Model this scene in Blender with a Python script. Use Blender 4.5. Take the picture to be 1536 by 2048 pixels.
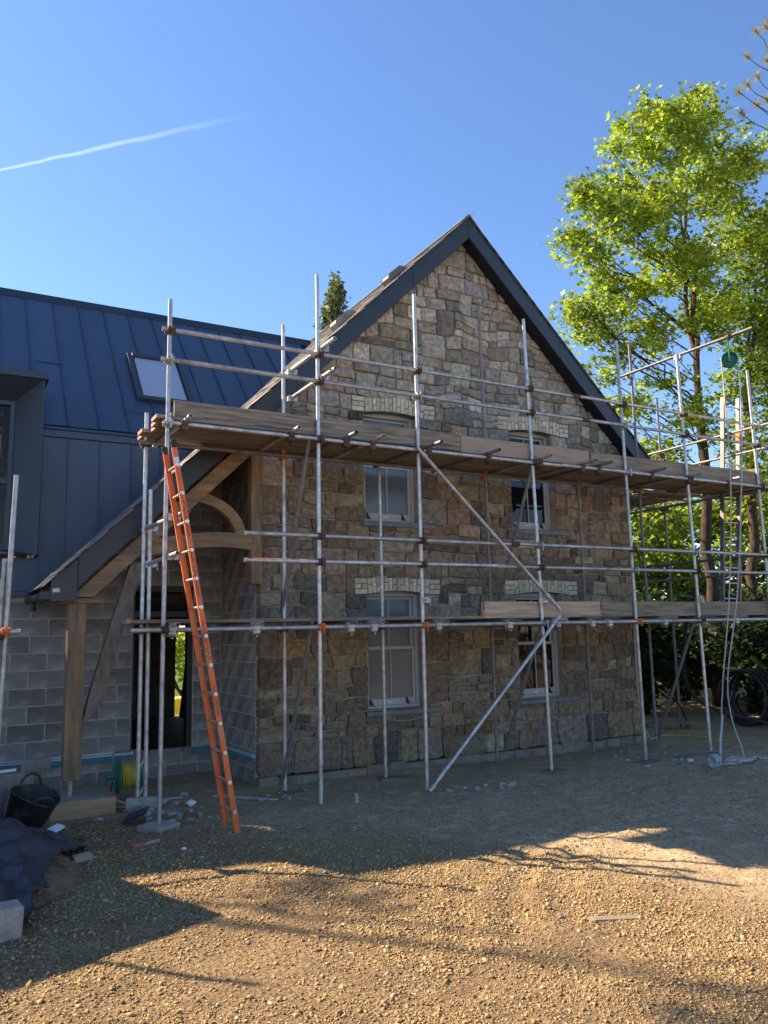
import bpy, math, random
import numpy as np
from mathutils import Matrix, Vector

for o in list(bpy.data.objects):
    bpy.data.objects.remove(o, do_unlink=True)
scene = bpy.context.scene
col = scene.collection
R = math.radians
random.seed(7)
rng = np.random.default_rng(11)

# ------------------------------------------------------------------ camera
cam_d = bpy.data.cameras.new('camera')
cam = bpy.data.objects.new('camera', cam_d)
col.objects.link(cam)
cam_d.sensor_fit = 'HORIZONTAL'
cam_d.sensor_width = 36.0
cam_d.lens = 36.0 * 1598.0 / 1536.0
cam_d.clip_start = 0.05
cam_d.clip_end = 2000
YAW, PITCH, ROLL = R(29.43), R(8.536), R(-1.261)
fw = Vector((math.sin(YAW) * math.cos(PITCH), math.cos(YAW) * math.cos(PITCH), math.sin(PITCH)))
rt = Vector((math.cos(YAW), -math.sin(YAW), 0))
up = rt.cross(fw)
r2 = rt * math.cos(ROLL) + up * math.sin(ROLL)
u2 = -rt * math.sin(ROLL) + up * math.cos(ROLL)
cam.matrix_world = Matrix(((r2.x, u2.x, -fw.x, 0.0), (r2.y, u2.y, -fw.y, 0.0), (r2.z, u2.z, -fw.z, 1.9), (0, 0, 0, 1)))
scene.camera = cam

# ------------------------------------------------------------------ light and sky
SUN_TO = Vector((-0.85, 0.95, 1.0)).normalized()          # towards the sun: behind the house, to the left
SUN_EL = math.asin(SUN_TO.z)
SUN_AZ = math.atan2(SUN_TO.x, SUN_TO.y)
world = bpy.data.worlds.new('World')
scene.world = world
world.use_nodes = True
wn, wl = world.node_tree.nodes, world.node_tree.links
wn.clear()
w_out = wn.new('ShaderNodeOutputWorld')
w_bg = wn.new('ShaderNodeBackground')
w_sky = wn.new('ShaderNodeTexSky')
w_sky.sky_type = 'NISHITA'
w_sky.sun_disc = False
w_sky.sun_elevation = SUN_EL
w_sky.sun_rotation = SUN_AZ
w_sky.altitude = 100
w_sky.air_density = 1.0
w_sky.dust_density = 0.2
w_sky.ozone_density = 3.5
w_bg.inputs['Strength'].default_value = 0.08
# a thin vapour trail high in the sky
ca = Vector((0.04, 0.87, 0.49)).normalized()
cb = Vector((0.27, 0.78, 0.57)).normalized()
cn = ca.cross(cb).normalized()
ct = (cb - ca * cb.dot(ca)).normalized()


def wnode(kind, **kw):
    n = wn.new(kind)
    for k, v in kw.items():
        setattr(n, k, v)
    return n


tc = wnode('ShaderNodeTexCoord')
nz = wnode('ShaderNodeTexNoise')
nz.inputs['Scale'].default_value = 26
nz.inputs['Detail'].default_value = 5
wl.new(tc.outputs['Generated'], nz.inputs['Vector'])
d1 = wnode('ShaderNodeVectorMath', operation='DOT_PRODUCT')
d1.inputs[1].default_value = cn
wl.new(tc.outputs['Generated'], d1.inputs[0])
d2 = wnode('ShaderNodeVectorMath', operation='DOT_PRODUCT')
d2.inputs[1].default_value = ct
wl.new(tc.outputs['Generated'], d2.inputs[0])
off = wnode('ShaderNodeMath', operation='MULTIPLY_ADD')
wl.new(nz.outputs['Fac'], off.inputs[0])
off.inputs[1].default_value = 0.005
off.inputs[2].default_value = -0.0025
dd = wnode('ShaderNodeMath', operation='ADD')
wl.new(d1.outputs['Value'], dd.inputs[0])
wl.new(off.outputs[0], dd.inputs[1])
ab = wnode('ShaderNodeMath', operation='ABSOLUTE')
wl.new(dd.outputs[0], ab.inputs[0])
wid = wnode('ShaderNodeMapRange')            # trail widens and thins to the right
wl.new(d2.outputs['Value'], wid.inputs['Value'])
wid.inputs['From Min'].default_value = 0.0
wid.inputs['From Max'].default_value = 0.27
wid.inputs['To Min'].default_value = 0.0015
wid.inputs['To Max'].default_value = 0.0040
mk = wnode('ShaderNodeMath', operation='DIVIDE')
wl.new(ab.outputs[0], mk.inputs[0])
wl.new(wid.outputs[0], mk.inputs[1])
mk2 = wnode('ShaderNodeMapRange', interpolation_type='SMOOTHSTEP')
wl.new(mk.outputs[0], mk2.inputs['Value'])
mk2.inputs['From Min'].default_value = 0.15
mk2.inputs['From Max'].default_value = 1.25
mk2.inputs['To Min'].default_value = 1.0
mk2.inputs['To Max'].default_value = 0.0
fd = wnode('ShaderNodeMapRange', interpolation_type='SMOOTHSTEP')
wl.new(d2.outputs['Value'], fd.inputs['Value'])
fd.inputs['From Min'].default_value = 0.06
fd.inputs['From Max'].default_value = 0.29
fd.inputs['To Min'].default_value = 1.0
fd.inputs['To Max'].default_value = 0.0
fd0 = wnode('ShaderNodeMapRange', interpolation_type='SMOOTHSTEP')
wl.new(d2.outputs['Value'], fd0.inputs['Value'])
fd0.inputs['From Min'].default_value = -0.5
fd0.inputs['From Max'].default_value = -0.2
mm = wnode('ShaderNodeMath', operation='MULTIPLY')
wl.new(mk2.outputs[0], mm.inputs[0])
wl.new(fd.outputs[0], mm.inputs[1])
mm2 = wnode('ShaderNodeMath', operation='MULTIPLY')
wl.new(mm.outputs[0], mm2.inputs[0])
wl.new(fd0.outputs[0], mm2.inputs[1])
mm3 = wnode('ShaderNodeMath', operation='MULTIPLY')
wl.new(mm2.outputs[0], mm3.inputs[0])
mm3.inputs[1].default_value = 0.17
hue = wnode('ShaderNodeHueSaturation')
hue.inputs['Saturation'].default_value = 1.09
hue.inputs['Hue'].default_value = 0.505
hue.inputs['Value'].default_value = 0.97
wl.new(w_sky.outputs[0], hue.inputs['Color'])
mx = wnode('ShaderNodeMix', data_type='RGBA')
wl.new(mm3.outputs[0], mx.inputs['Factor'])
wl.new(hue.outputs[0], mx.inputs['A'])
mx.inputs['B'].default_value = (8.5, 9.0, 9.5, 1)
wl.new(mx.outputs['Result'], w_bg.inputs['Color'])
wl.new(w_bg.outputs[0], w_out.inputs[0])

sun_d = bpy.data.lights.new('sun', 'SUN')
sun_d.energy = 4.5
sun_d.angle = R(0.53)
sun_d.color = (1.0, 0.80, 0.56)
sun = bpy.data.objects.new('sun', sun_d)
col.objects.link(sun)
sun.location = (-20, 30, 30)
sun.rotation_euler = SUN_TO.to_track_quat('Z', 'Y').to_euler()

scene.view_settings.view_transform = 'Standard'
scene.view_settings.look = 'None'
scene.view_settings.exposure = 1.72
scene.view_settings.gamma = 1.0
scene.render.engine = 'CYCLES'
scene.render.resolution_x = 768
scene.render.resolution_y = 1024

# ------------------------------------------------------------------ materials
MATS = {}


def mat(name, color=(0.5, 0.5, 0.5), rough=0.7, metal=0.0, var=0.0, vscale=6.0, detail=6.0, bump=0.0, bscale=40.0,
        bdist=0.01, rand=0.0, attr=None, spec=0.5, stretch=None, color2=None, c2scale=2.0, c2lo=0.45, c2hi=0.6,
        speck=None, speck_scale=60.0, speck_thr=0.66, trans=0.0, coat=0.0):
    m = bpy.data.materials.new(name)
    m.use_nodes = True
    nt = m.node_tree
    N, L = nt.nodes, nt.links
    b = N['Principled BSDF']
    b.inputs['Roughness'].default_value = rough
    b.inputs['Metallic'].default_value = metal
    b.inputs['Specular IOR Level'].default_value = spec
    if coat:
        b.inputs['Coat Weight'].default_value = coat
    tcn = N.new('ShaderNodeTexCoord')
    vec = tcn.outputs['Object']
    if stretch:
        mp = N.new('ShaderNodeMapping')
        mp.inputs['Scale'].default_value = stretch
        L.new(vec, mp.inputs['Vector'])
        vec = mp.outputs[0]
    if attr:
        a = N.new('ShaderNodeAttribute')
        a.attribute_name = attr
        cur = a.outputs['Color']
    else:
        c = N.new('ShaderNodeRGB')
        c.outputs[0].default_value = (*color, 1)
        cur = c.outputs[0]

    def noise(scale, det=detail, rg=0.6):
        n = N.new('ShaderNodeTexNoise')
        n.inputs['Scale'].default_value = scale
        n.inputs['Detail'].default_value = det
        n.inputs['Roughness'].default_value = rg
        L.new(vec, n.inputs['Vector'])
        return n.outputs['Fac']

    if color2:
        mr = N.new('ShaderNodeMapRange')
        mr.interpolation_type = 'SMOOTHSTEP'
        L.new(noise(c2scale), mr.inputs['Value'])
        mr.inputs['From Min'].default_value = c2lo
        mr.inputs['From Max'].default_value = c2hi
        mixn = N.new('ShaderNodeMix')
        mixn.data_type = 'RGBA'
        L.new(mr.outputs[0], mixn.inputs['Factor'])
        L.new(cur, mixn.inputs['A'])
        mixn.inputs['B'].default_value = (*color2, 1)
        cur = mixn.outputs['Result']
    if speck:
        mr = N.new('ShaderNodeMapRange')
        mr.interpolation_type = 'SMOOTHSTEP'
        L.new(noise(speck_scale, 3), mr.inputs['Value'])
        mr.inputs['From Min'].default_value = speck_thr
        mr.inputs['From Max'].default_value = speck_thr + 0.08
        mixn = N.new('ShaderNodeMix')
        mixn.data_type = 'RGBA'
        L.new(mr.outputs[0], mixn.inputs['Factor'])
        L.new(cur, mixn.inputs['A'])
        mixn.inputs['B'].default_value = (*speck, 1)
        cur = mixn.outputs['Result']
    if var or rand:
        hs = N.new('ShaderNodeHueSaturation')
        L.new(cur, hs.inputs['Color'])
        val = None
        if var:
            mr = N.new('ShaderNodeMapRange')
            L.new(noise(vscale), mr.inputs['Value'])
            mr.inputs['From Min'].default_value = 0.3
            mr.inputs['From Max'].default_value = 0.7
            mr.inputs['To Min'].default_value = 1 - var
            mr.inputs['To Max'].default_value = 1 + var
            val = mr.outputs[0]
        if rand:
            oi = N.new('ShaderNodeObjectInfo')
            mr = N.new('ShaderNodeMapRange')
            L.new(oi.outputs['Random'], mr.inputs['Value'])
            mr.inputs['To Min'].default_value = 1 - rand
            mr.inputs['To Max'].default_value = 1 + rand
            if val is None:
                val = mr.outputs[0]
            else:
                mu = N.new('ShaderNodeMath')
                mu.operation = 'MULTIPLY'
                L.new(val, mu.inputs[0])
                L.new(mr.outputs[0], mu.inputs[1])
                val = mu.outputs[0]
        L.new(val, hs.inputs['Value'])
        cur = hs.outputs[0]
    L.new(cur, b.inputs['Base Color'])
    if bump:
        bp = N.new('ShaderNodeBump')
        bp.inputs['Strength'].default_value = bump
        bp.inputs['Distance'].default_value = bdist
        L.new(noise(bscale, 8, 0.65), bp.inputs['Height'])
        L.new(bp.outputs[0], b.inputs['Normal'])
    if trans:
        tr = N.new('ShaderNodeBsdfTranslucent')
        L.new(cur, tr.inputs['Color'])
        ms = N.new('ShaderNodeMixShader')
        ms.inputs[0].default_value = trans
        L.new(b.outputs[0], ms.inputs[1])
        L.new(tr.outputs[0], ms.inputs[2])
        L.new(ms.outputs[0], N['Material Output'].inputs['Surface'])
    MATS[name] = m
    return m


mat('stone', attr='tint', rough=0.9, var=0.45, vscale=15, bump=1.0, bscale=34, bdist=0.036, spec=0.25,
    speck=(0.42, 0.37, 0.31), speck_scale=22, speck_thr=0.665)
mat('mortar', (0.37, 0.325, 0.26), rough=0.95, var=0.3, vscale=5, bump=0.8, bscale=60, bdist=0.012, spec=0.2)
mat('plinth', (0.235, 0.205, 0.165), rough=0.95, var=0.3, vscale=5, bump=0.5, bscale=40, spec=0.2)
mat('arch_brick', (0.62, 0.54, 0.39), rough=0.9, var=0.28, vscale=30, rand=0.2, bump=0.5, bscale=60, spec=0.2)
mat('arch_joint', (0.17, 0.155, 0.135), rough=0.95)
mat('block', (0.27, 0.255, 0.235), rough=0.95, var=0.32, vscale=4, rand=0.22, bump=0.9, bscale=110, bdist=0.008, spec=0.2,
    color2=(0.38, 0.355, 0.315), c2scale=3.0, c2lo=0.5, c2hi=0.72)
mat('block_mortar', (0.50, 0.455, 0.385), rough=0.95, var=0.3, vscale=12, bump=0.5, bscale=60, spec=0.2,
    color2=(0.60, 0.575, 0.53), c2scale=5, c2lo=0.52, c2hi=0.68)
mat('concrete', (0.36, 0.325, 0.275), rough=0.95, var=0.25, vscale=14, bump=0.7, bscale=80, bdist=0.01, spec=0.2)
mat('zinc', (0.036, 0.062, 0.108), rough=0.42, metal=0.0, var=0.10, vscale=2.0, rand=0.10, bump=0.14, bscale=2.6, bdist=0.03, spec=0.5)
mat('trim', (0.026, 0.036, 0.052), rough=0.45, var=0.12, vscale=3, spec=0.5)
mat('trim_navy', (0.026, 0.044, 0.070), rough=0.45, var=0.12, vscale=3, spec=0.5)
mat('trim_dark', (0.012, 0.016, 0.022), rough=0.6, spec=0.3)
mat('slate', (0.19, 0.18, 0.165), rough=0.62, var=0.3, vscale=10, rand=0.3, bump=0.4, bscale=30, spec=0.45)
mat('oak', (0.31, 0.205, 0.115), rough=0.8, var=0.4, vscale=3, bump=0.5, bscale=10, bdist=0.012, stretch=(9, 9, 1.2), rand=0.12, spec=0.25,
    color2=(0.19, 0.14, 0.095), c2scale=1.5)
mat('oak_h', (0.29, 0.19, 0.108), rough=0.8, var=0.4, vscale=3, bump=0.5, bscale=10, bdist=0.012, stretch=(1.2, 9, 9), rand=0.12, spec=0.25,
    color2=(0.18, 0.132, 0.09), c2scale=1.5)
mat('oak_dark', (0.21, 0.172, 0.135), rough=0.85, var=0.35, vscale=3, bump=0.5, bscale=10, bdist=0.012, stretch=(7, 9, 2), spec=0.2)
mat('board_old', (0.25, 0.21, 0.165), rough=0.9, var=0.5, vscale=2.2, bump=0.8, bscale=7, bdist=0.015, stretch=(1.0, 14, 14), rand=0.2, spec=0.2,
    color2=(0.125, 0.108, 0.088), c2scale=1.6, c2lo=0.48, c2hi=0.66)
mat('board_pink', (0.36, 0.280, 0.220), rough=0.85, var=0.22, vscale=2.2, bump=0.4, bscale=7, bdist=0.01, stretch=(1.0, 12, 12), rand=0.1, spec=0.25,
    color2=(0.27, 0.205, 0.155), c2scale=2.2, c2lo=0.52, c2hi=0.66)
mat('board_grey', (0.255, 0.215, 0.155), rough=0.88, var=0.3, vscale=2.2, bump=0.5, bscale=7, bdist=0.01, stretch=(1.0, 12, 12), rand=0.12, spec=0.2,
    color2=(0.18, 0.15, 0.11), c2scale=2)
mat('board_pale', (0.44, 0.365, 0.255), rough=0.85, var=0.2, vscale=2.2, bump=0.4, bscale=7, bdist=0.01, stretch=(1.0, 12, 12), rand=0.1, spec=0.25,
    color2=(0.35, 0.27, 0.18), c2scale=2)
mat('timber_new', (0.42, 0.28, 0.165), rough=0.85, var=0.2, vscale=4, bump=0.3, bscale=10, stretch=(1, 8, 8), spec=0.25)
mat('galv', (0.47, 0.475, 0.475), rough=0.42, metal=0.55, speck=(0.60, 0.57, 0.52), speck_scale=22, speck_thr=0.66, var=0.32, vscale=11, rand=0.20, bump=0.08, bscale=90, bdist=0.003, spec=0.5,
    color2=(0.29, 0.25, 0.21), c2scale=3.2, c2lo=0.52, c2hi=0.74)
mat('galv_old', (0.20, 0.195, 0.19), rough=0.6, metal=0.35, var=0.3, vscale=9, rand=0.12, bump=0.12, bscale=80, bdist=0.003,
    color2=(0.20, 0.15, 0.12), c2scale=3, c2lo=0.52, c2hi=0.72)
mat('coupler_rust', (0.115, 0.075, 0.055), rough=0.7, metal=0.4, var=0.4, vscale=20, rand=0.25)
mat('coupler_galv', (0.42, 0.42, 0.40), rough=0.45, metal=0.6, var=0.3, vscale=20, rand=0.2)
mat('paint_orange', (0.62, 0.16, 0.035), rough=0.6, var=0.3, vscale=14, color2=(0.33, 0.14, 0.08), c2scale=8, c2lo=0.55, c2hi=0.7)
mat('paint_pinkish', (0.42, 0.22, 0.20), rough=0.7, var=0.4, vscale=20, color2=(0.25, 0.2, 0.16), c2scale=14)
mat('paint_purple', (0.10, 0.045, 0.13), rough=0.7, var=0.2)
mat('ladder_orange', (0.72, 0.165, 0.040), rough=0.5, var=0.16, vscale=5, spec=0.4, bump=0.05, bscale=60,
    color2=(0.46, 0.20, 0.12), c2scale=5, c2lo=0.50, c2hi=0.70)
mat('alu', (0.62, 0.62, 0.61), rough=0.35, metal=0.8, var=0.15, vscale=12)
mat('rivet', (0.66, 0.60, 0.52), rough=0.5, metal=0.3, rand=0.1)
mat('black_plastic', (0.012, 0.012, 0.013), rough=0.5)
mat('frame_grey', (0.43, 0.42, 0.395), rough=0.5, var=0.05, vscale=8)
mat('sill_stone', (0.165, 0.19, 0.21), rough=0.75, var=0.25, vscale=12, bump=0.2, bscale=60)
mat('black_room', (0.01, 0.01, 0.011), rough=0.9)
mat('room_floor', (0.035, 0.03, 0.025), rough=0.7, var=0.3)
mat('room_timber', (0.24, 0.13, 0.065), rough=0.8, var=0.25, vscale=4, stretch=(8, 8, 1))
mat('blue_strip', (0.070, 0.215, 0.29), rough=0.75, var=0.2, vscale=14)
mat('white_metal', (0.60, 0.63, 0.65), rough=0.4, metal=0.3, var=0.1)
mat('green_plastic', (0.022, 0.185, 0.12), rough=0.45, var=0.15)
mat('hose_yellow', (0.56, 0.44, 0.06), rough=0.5, var=0.2, vscale=10)
mat('hose_cream', (0.62, 0.52, 0.30), rough=0.5, var=0.15)
mat('hose_black', (0.018, 0.019, 0.022), rough=0.45)
mat('tarp', (0.036, 0.040, 0.048), rough=0.30, var=0.35, vscale=4, bump=0.5, bscale=9, bdist=0.04, spec=0.55,
    color2=(0.15, 0.15, 0.15), c2scale=2.6, c2lo=0.5, c2hi=0.8)
mat('rubber', (0.030, 0.030, 0.031), rough=0.5, var=0.3, vscale=8, color2=(0.085, 0.08, 0.075), c2scale=5, c2lo=0.52, c2hi=0.7)
mat('panel_grey', (0.17, 0.18, 0.19), rough=0.6, var=0.1)
mat('red_piece', (0.44, 0.15, 0.12), rough=0.8, var=0.3, vscale=20, color2=(0.42, 0.28, 0.24), c2scale=12)
mat('paper_white', (0.72, 0.74, 0.76), rough=0.8, var=0.1)
mat('rope', (0.46, 0.50, 0.51), rough=0.85, bump=0.8, bscale=160, bdist=0.01, var=0.15, vscale=30)
mat('rope_cream', (0.52, 0.47, 0.37), rough=0.85, bump=0.8, bscale=160, bdist=0.01, var=0.15, vscale=30)
mat('pulley_green', (0.010, 0.12, 0.072), rough=0.45, var=0.2)
mat('bark', (0.085, 0.060, 0.042), rough=0.95, var=0.5, vscale=6, bump=1.0, bscale=14, bdist=0.05, stretch=(3, 3, 0.8), spec=0.15)
mat('leaf', attr='tint', rough=0.5, trans=0.55, spec=0.35)
mat('needle', attr='tint', rough=0.6, trans=0.2, spec=0.3)
mat('rubble', (0.36, 0.33, 0.29), rough=0.95, var=0.3, vscale=20, rand=0.4, bump=0.6, bscale=50)
mat('gravel', attr='tint', rough=0.95, var=0.25, vscale=60, spec=0.15)
mat('sand', (0.27, 0.185, 0.108), rough=0.95, var=0.4, vscale=9, bump=1.0, bscale=26, bdist=0.05, spec=0.1)
mat('lawn', (0.075, 0.13, 0.022), rough=0.9, var=0.35, vscale=20, bump=0.8, bscale=60)
mat('cabin', (0.14, 0.16, 0.15), rough=0.6, var=0.1)


def glass_mat(name, tint, gloss_rough, mixf):
    m = bpy.data.materials.new(name)
    m.use_nodes = True
    N, L = m.node_tree.nodes, m.node_tree.links
    b = N['Principled BSDF']
    b.inputs['Base Color'].default_value = (*tint, 1)
    b.inputs['Roughness'].default_value = gloss_rough
    b.inputs['Specular IOR Level'].default_value = 0.45
    tr = N.new('ShaderNodeBsdfTransparent')
    tr.inputs['Color'].default_value = (0.75, 0.8, 0.82, 1)
    ms = N.new('ShaderNodeMixShader')
    ms.inputs[0].default_value = mixf
    L.new(tr.outputs[0], ms.inputs[1])
    L.new(b.outputs[0], ms.inputs[2])
    L.new(ms.outputs[0], N['Material Output'].inputs['Surface'])
    MATS[name] = m


glass_mat('glass_clear', (0.012, 0.014, 0.018), 0.02, 0.75)
glass_mat('glass_film', (0.125, 0.150, 0.170), 0.14, 0.97)
glass_mat('glass_roof', (0.34, 0.39, 0.50), 0.10, 0.98)  # pale sky reflection put into the base colour of the pane
glass_mat('glass_see', (0.02, 0.02, 0.02), 0.02, 0.35)

# ground: brown stony soil on the left, grey packed dirt on the right
gm = bpy.data.materials.new('ground')
gm.use_nodes = True
N, L = gm.node_tree.nodes, gm.node_tree.links
gb = N['Principled BSDF']
gb.inputs['Roughness'].default_value = 0.95
gb.inputs['Specular IOR Level'].default_value = 0.15


def gnoise(scale, det=8, rg=0.6, vec=None):
    n = N.new('ShaderNodeTexNoise')
    n.inputs['Scale'].default_value = scale
    n.inputs['Detail'].default_value = det
    n.inputs['Roughness'].default_value = rg
    L.new(vec or gtc.outputs['Object'], n.inputs['Vector'])
    return n.outputs['Fac']


def gmix(fac, a, b):
    n = N.new('ShaderNodeMix')
    n.data_type = 'RGBA'
    if isinstance(fac, float):
        n.inputs['Factor'].default_value = fac
    else:
        L.new(fac, n.inputs['Factor'])
    for s, v in (('A', a), ('B', b)):
        if isinstance(v, tuple):
            n.inputs[s].default_value = (*v, 1)
        else:
            L.new(v, n.inputs[s])
    return n.outputs['Result']


def gmap(src, a, b, c=0.0, d=1.0):
    n = N.new('ShaderNodeMapRange')
    n.interpolation_type = 'SMOOTHSTEP'
    L.new(src, n.inputs['Value'])
    for k, v in zip(('From Min', 'From Max', 'To Min', 'To Max'), (a, b, c, d)):
        n.inputs[k].default_value = v
    return n.outputs[0]


gtc = N.new('ShaderNodeTexCoord')
sep = N.new('ShaderNodeSeparateXYZ')
L.new(gtc.outputs['Object'], sep.inputs[0])


def gmath(op, a, b):
    n = N.new('ShaderNodeMath')
    n.operation = op
    for i, v in enumerate((a, b)):
        if isinstance(v, (int, float)):
            n.inputs[i].default_value = v
        else:
            L.new(v, n.inputs[i])
    return n.outputs[0]


big = gnoise(0.55, 4)
# packed-dirt zone: far from the camera and to the right
zone = gmath('ADD', gmath('ADD', gmath('MULTIPLY', sep.outputs['X'], 0.75), gmath('MULTIPLY', sep.outputs['Y'], 0.45)), gmath('MULTIPLY', big, 2.2))
packed = gmap(zone, 5.9, 7.5)
soil = gmix(gmap(gnoise(2.2), 0.35, 0.65), (0.24, 0.165, 0.088), (0.35, 0.25, 0.125))
soil = gmix(gmap(gnoise(40), 0.42, 0.62), soil, (0.15, 0.102, 0.066))
dirt = gmix(gmap(gnoise(1.3), 0.35, 0.65), (0.43, 0.318, 0.195), (0.53, 0.395, 0.23))
dirt = gmix(gmap(gnoise(26), 0.45, 0.68), dirt, (0.27, 0.195, 0.13))
dirt = gmix(gmap(gnoise(5, 6), 0.52, 0.66), dirt, (0.58, 0.45, 0.29))
gcol = gmix(packed, soil, dirt)
gcol = gmix(gmap(gnoise(90, 3), 0.66, 0.72), gcol, (0.5, 0.44, 0.36))
far = gmap(sep.outputs['Y'], 17.0, 17.6)
gcol = gmix(far, gcol, gmix(gmap(gnoise(3), 0.4, 0.6), (0.07, 0.125, 0.02), (0.10, 0.16, 0.03)))
L.new(gcol, gb.inputs['Base Color'])
gbp = N.new('ShaderNodeBump')
gbp.inputs['Strength'].default_value = 0.9
gbp.inputs['Distance'].default_value = 0.06
L.new(gmath('ADD', gmath('MULTIPLY', gnoise(28, 8, 0.7), 0.6), gmath('MULTIPLY', gnoise(7, 5), 0.9)), gbp.inputs['Height'])
L.new(gbp.outputs[0], gb.inputs['Normal'])
MATS['ground'] = gm

# ------------------------------------------------------------------ helpers
WLOC = {}


def setp(o, label=None, cat=None, group=None, kind=None):
    if label:
        o['label'] = label
    if cat:
        o['category'] = cat
    if group:
        o['group'] = group
    if kind:
        o['kind'] = kind
    return o


def adopt(o, parent):
    if parent is not None:
        o.parent = parent
        o.matrix_parent_inverse = Matrix.Translation(-WLOC.get(parent.name, Vector((0, 0, 0))))


def thing(name, label, cat, loc=(0, 0, 0), group=None):
    o = bpy.data.objects.new(name, None)
    col.objects.link(o)
    o.empty_display_size = 0.2
    o.location = loc
    WLOC[o.name] = Vector(loc)
    return setp(o, label, cat, group)


def link_mesh(name, me, parent=None, loc=None, rot=None):
    o = bpy.data.objects.new(name, me)
    col.objects.link(o)
    adopt(o, parent)
    if loc is not None:
        o.location = loc
    if rot is not None:
        o.rotation_euler = rot
    return o


class MB:
    def __init__(s):
        s.v, s.f, s.c = [], [], []
        s.col = None

    def add(s, vs, fs):
        n = len(s.v)
        s.v += [tuple(map(float, p)) for p in vs]
        s.f += [tuple(i + n for i in f) for f in fs]
        if s.col is not None:
            s.c += [s.col] * len(vs)
        return s

    def box(s, x0, x1, y0, y1, z0, z1):
        return s.add([(x0, y0, z0), (x1, y0, z0), (x1, y1, z0), (x0, y1, z0), (x0, y0, z1), (x1, y0, z1), (x1, y1, z1), (x0, y1, z1)],
                     [(0, 3, 2, 1), (4, 5, 6, 7), (0, 1, 5, 4), (1, 2, 6, 5), (2, 3, 7, 6), (3, 0, 4, 7)])

    def obox(s, center, ax, ay, az, hx, hy, hz):
        c, ax, ay, az = Vector(center), Vector(ax).normalized(), Vector(ay).normalized(), Vector(az).normalized()
        vs = []
        for k in (-1, 1):
            for i, j in ((-1, -1), (1, -1), (1, 1), (-1, 1)):
                vs.append(c + ax * hx * i + ay * hy * j + az * hz * k)
        return s.add(vs, [(0, 3, 2, 1), (4, 5, 6, 7), (0, 1, 5, 4), (1, 2, 6, 5), (2, 3, 7, 6), (3, 0, 4, 7)])

    def beam(s, p0, p1, w, h, upv=(0, 0, 1)):
        p0, p1 = Vector(p0), Vector(p1)
        d = (p1 - p0)
        a = d.normalized()
        u = Vector(upv)
        sd = a.cross(u).normalized()
        u = sd.cross(a)
        return s.obox((p0 + p1) / 2, a, sd, u, d.length / 2, w / 2, h / 2)

    def prism(s, poly, y0, y1):
        n = len(poly)
        vs = [(x, y0, z) for x, z in poly] + [(x, y1, z) for x, z in poly]
        fs = [tuple(range(n)), tuple(range(2 * n - 1, n - 1, -1))]
        fs += [(i, i + n, (i + 1) % n + n, (i + 1) % n) for i in range(n)]
        return s.add(vs, fs)

    def prism_x(s, poly, x0, x1):
        n = len(poly)
        vs = [(x0, y, z) for y, z in poly] + [(x1, y, z) for y, z in poly]
        fs = [tuple(range(n - 1, -1, -1)), tuple(range(n, 2 * n))]
        fs += [(i, (i + 1) % n, (i + 1) % n + n, i + n) for i in range(n)]
        return s.add(vs, fs)

    def frame(s, a):
        a = Vector(a).normalized()
        t = Vector((0, 0, 1)) if abs(a.z) < 0.9 else Vector((1, 0, 0))
        u = a.cross(t).normalized()
        return a, u, a.cross(u)

    def tube(s, p0, p1, r, n=10, hollow=True, r1=None):
        p0, p1 = Vector(p0), Vector(p1)
        r1 = r if r1 is None else r1
        a, u, w = s.frame(p1 - p0)
        rings = []
        if hollow:
            seq = [(p0 + a * 0.10, r * .84), (p0, r * .84), (p0, r), (p1, r1), (p1, r1 * .84), (p1 - a * 0.10, r1 * .84)]
        else:
            seq = [(p0, r), (p1, r1)]
        vs, fs = [], []
        for c, rr in seq:
            for k in range(n):
                t = 2 * math.pi * k / n
                vs.append(c + (u * math.cos(t) + w * math.sin(t)) * rr)
        m = len(seq)
        for i in range(m - 1):
            for k in range(n):
                k2 = (k + 1) % n
                fs.append((i * n + k, i * n + k2, (i + 1) * n + k2, (i + 1) * n + k))
        fs.append(tuple(range(n - 1, -1, -1)))
        fs.append(tuple((m - 1) * n + k for k in range(n)))
        return s.add(vs, fs)

    def path(s, pts, r, n=8, radii=None):
        pts = [Vector(p) for p in pts]
        m = len(pts)
        vs, fs = [], []
        prev = None
        for i, p in enumerate(pts):
            d = pts[min(i + 1, m - 1)] - pts[max(i - 1, 0)]
            a = d.normalized()
            if prev is None:
                _, u, w = s.frame(a)
            else:
                u = (prev - a * prev.dot(a))
                u = u.normalized() if u.length > 1e-5 else s.frame(a)[1]
                w = a.cross(u)
            prev = u
            rr = radii[i] if radii else r
            for k in range(n):
                t = 2 * math.pi * k / n
                vs.append(p + (u * math.cos(t) + w * math.sin(t)) * rr)
        for i in range(m - 1):
            for k in range(n):
                k2 = (k + 1) % n
                fs.append((i * n + k, i * n + k2, (i + 1) * n + k2, (i + 1) * n + k))
        fs.append(tuple(range(n - 1, -1, -1)))
        fs.append(tuple((m - 1) * n + k for k in range(n)))
        return s.add(vs, fs)

    def mesh(s, name, material, smooth=35, bevel=0):
        me = bpy.data.meshes.new(name)
        me.from_pydata(s.v, [], s.f)
        if s.c:
            ca_ = me.color_attributes.new('tint', 'FLOAT_COLOR', 'POINT')
            ca_.data.foreach_set('color', np.array([(*c, 1) for c in s.c], np.float32).ravel())
        me.materials.append(MATS[material])
        if smooth:
            me.polygons.foreach_set('use_smooth', [True] * len(me.polygons))
            me.set_sharp_from_angle(angle=R(smooth))
        me.update()
        return me

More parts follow.
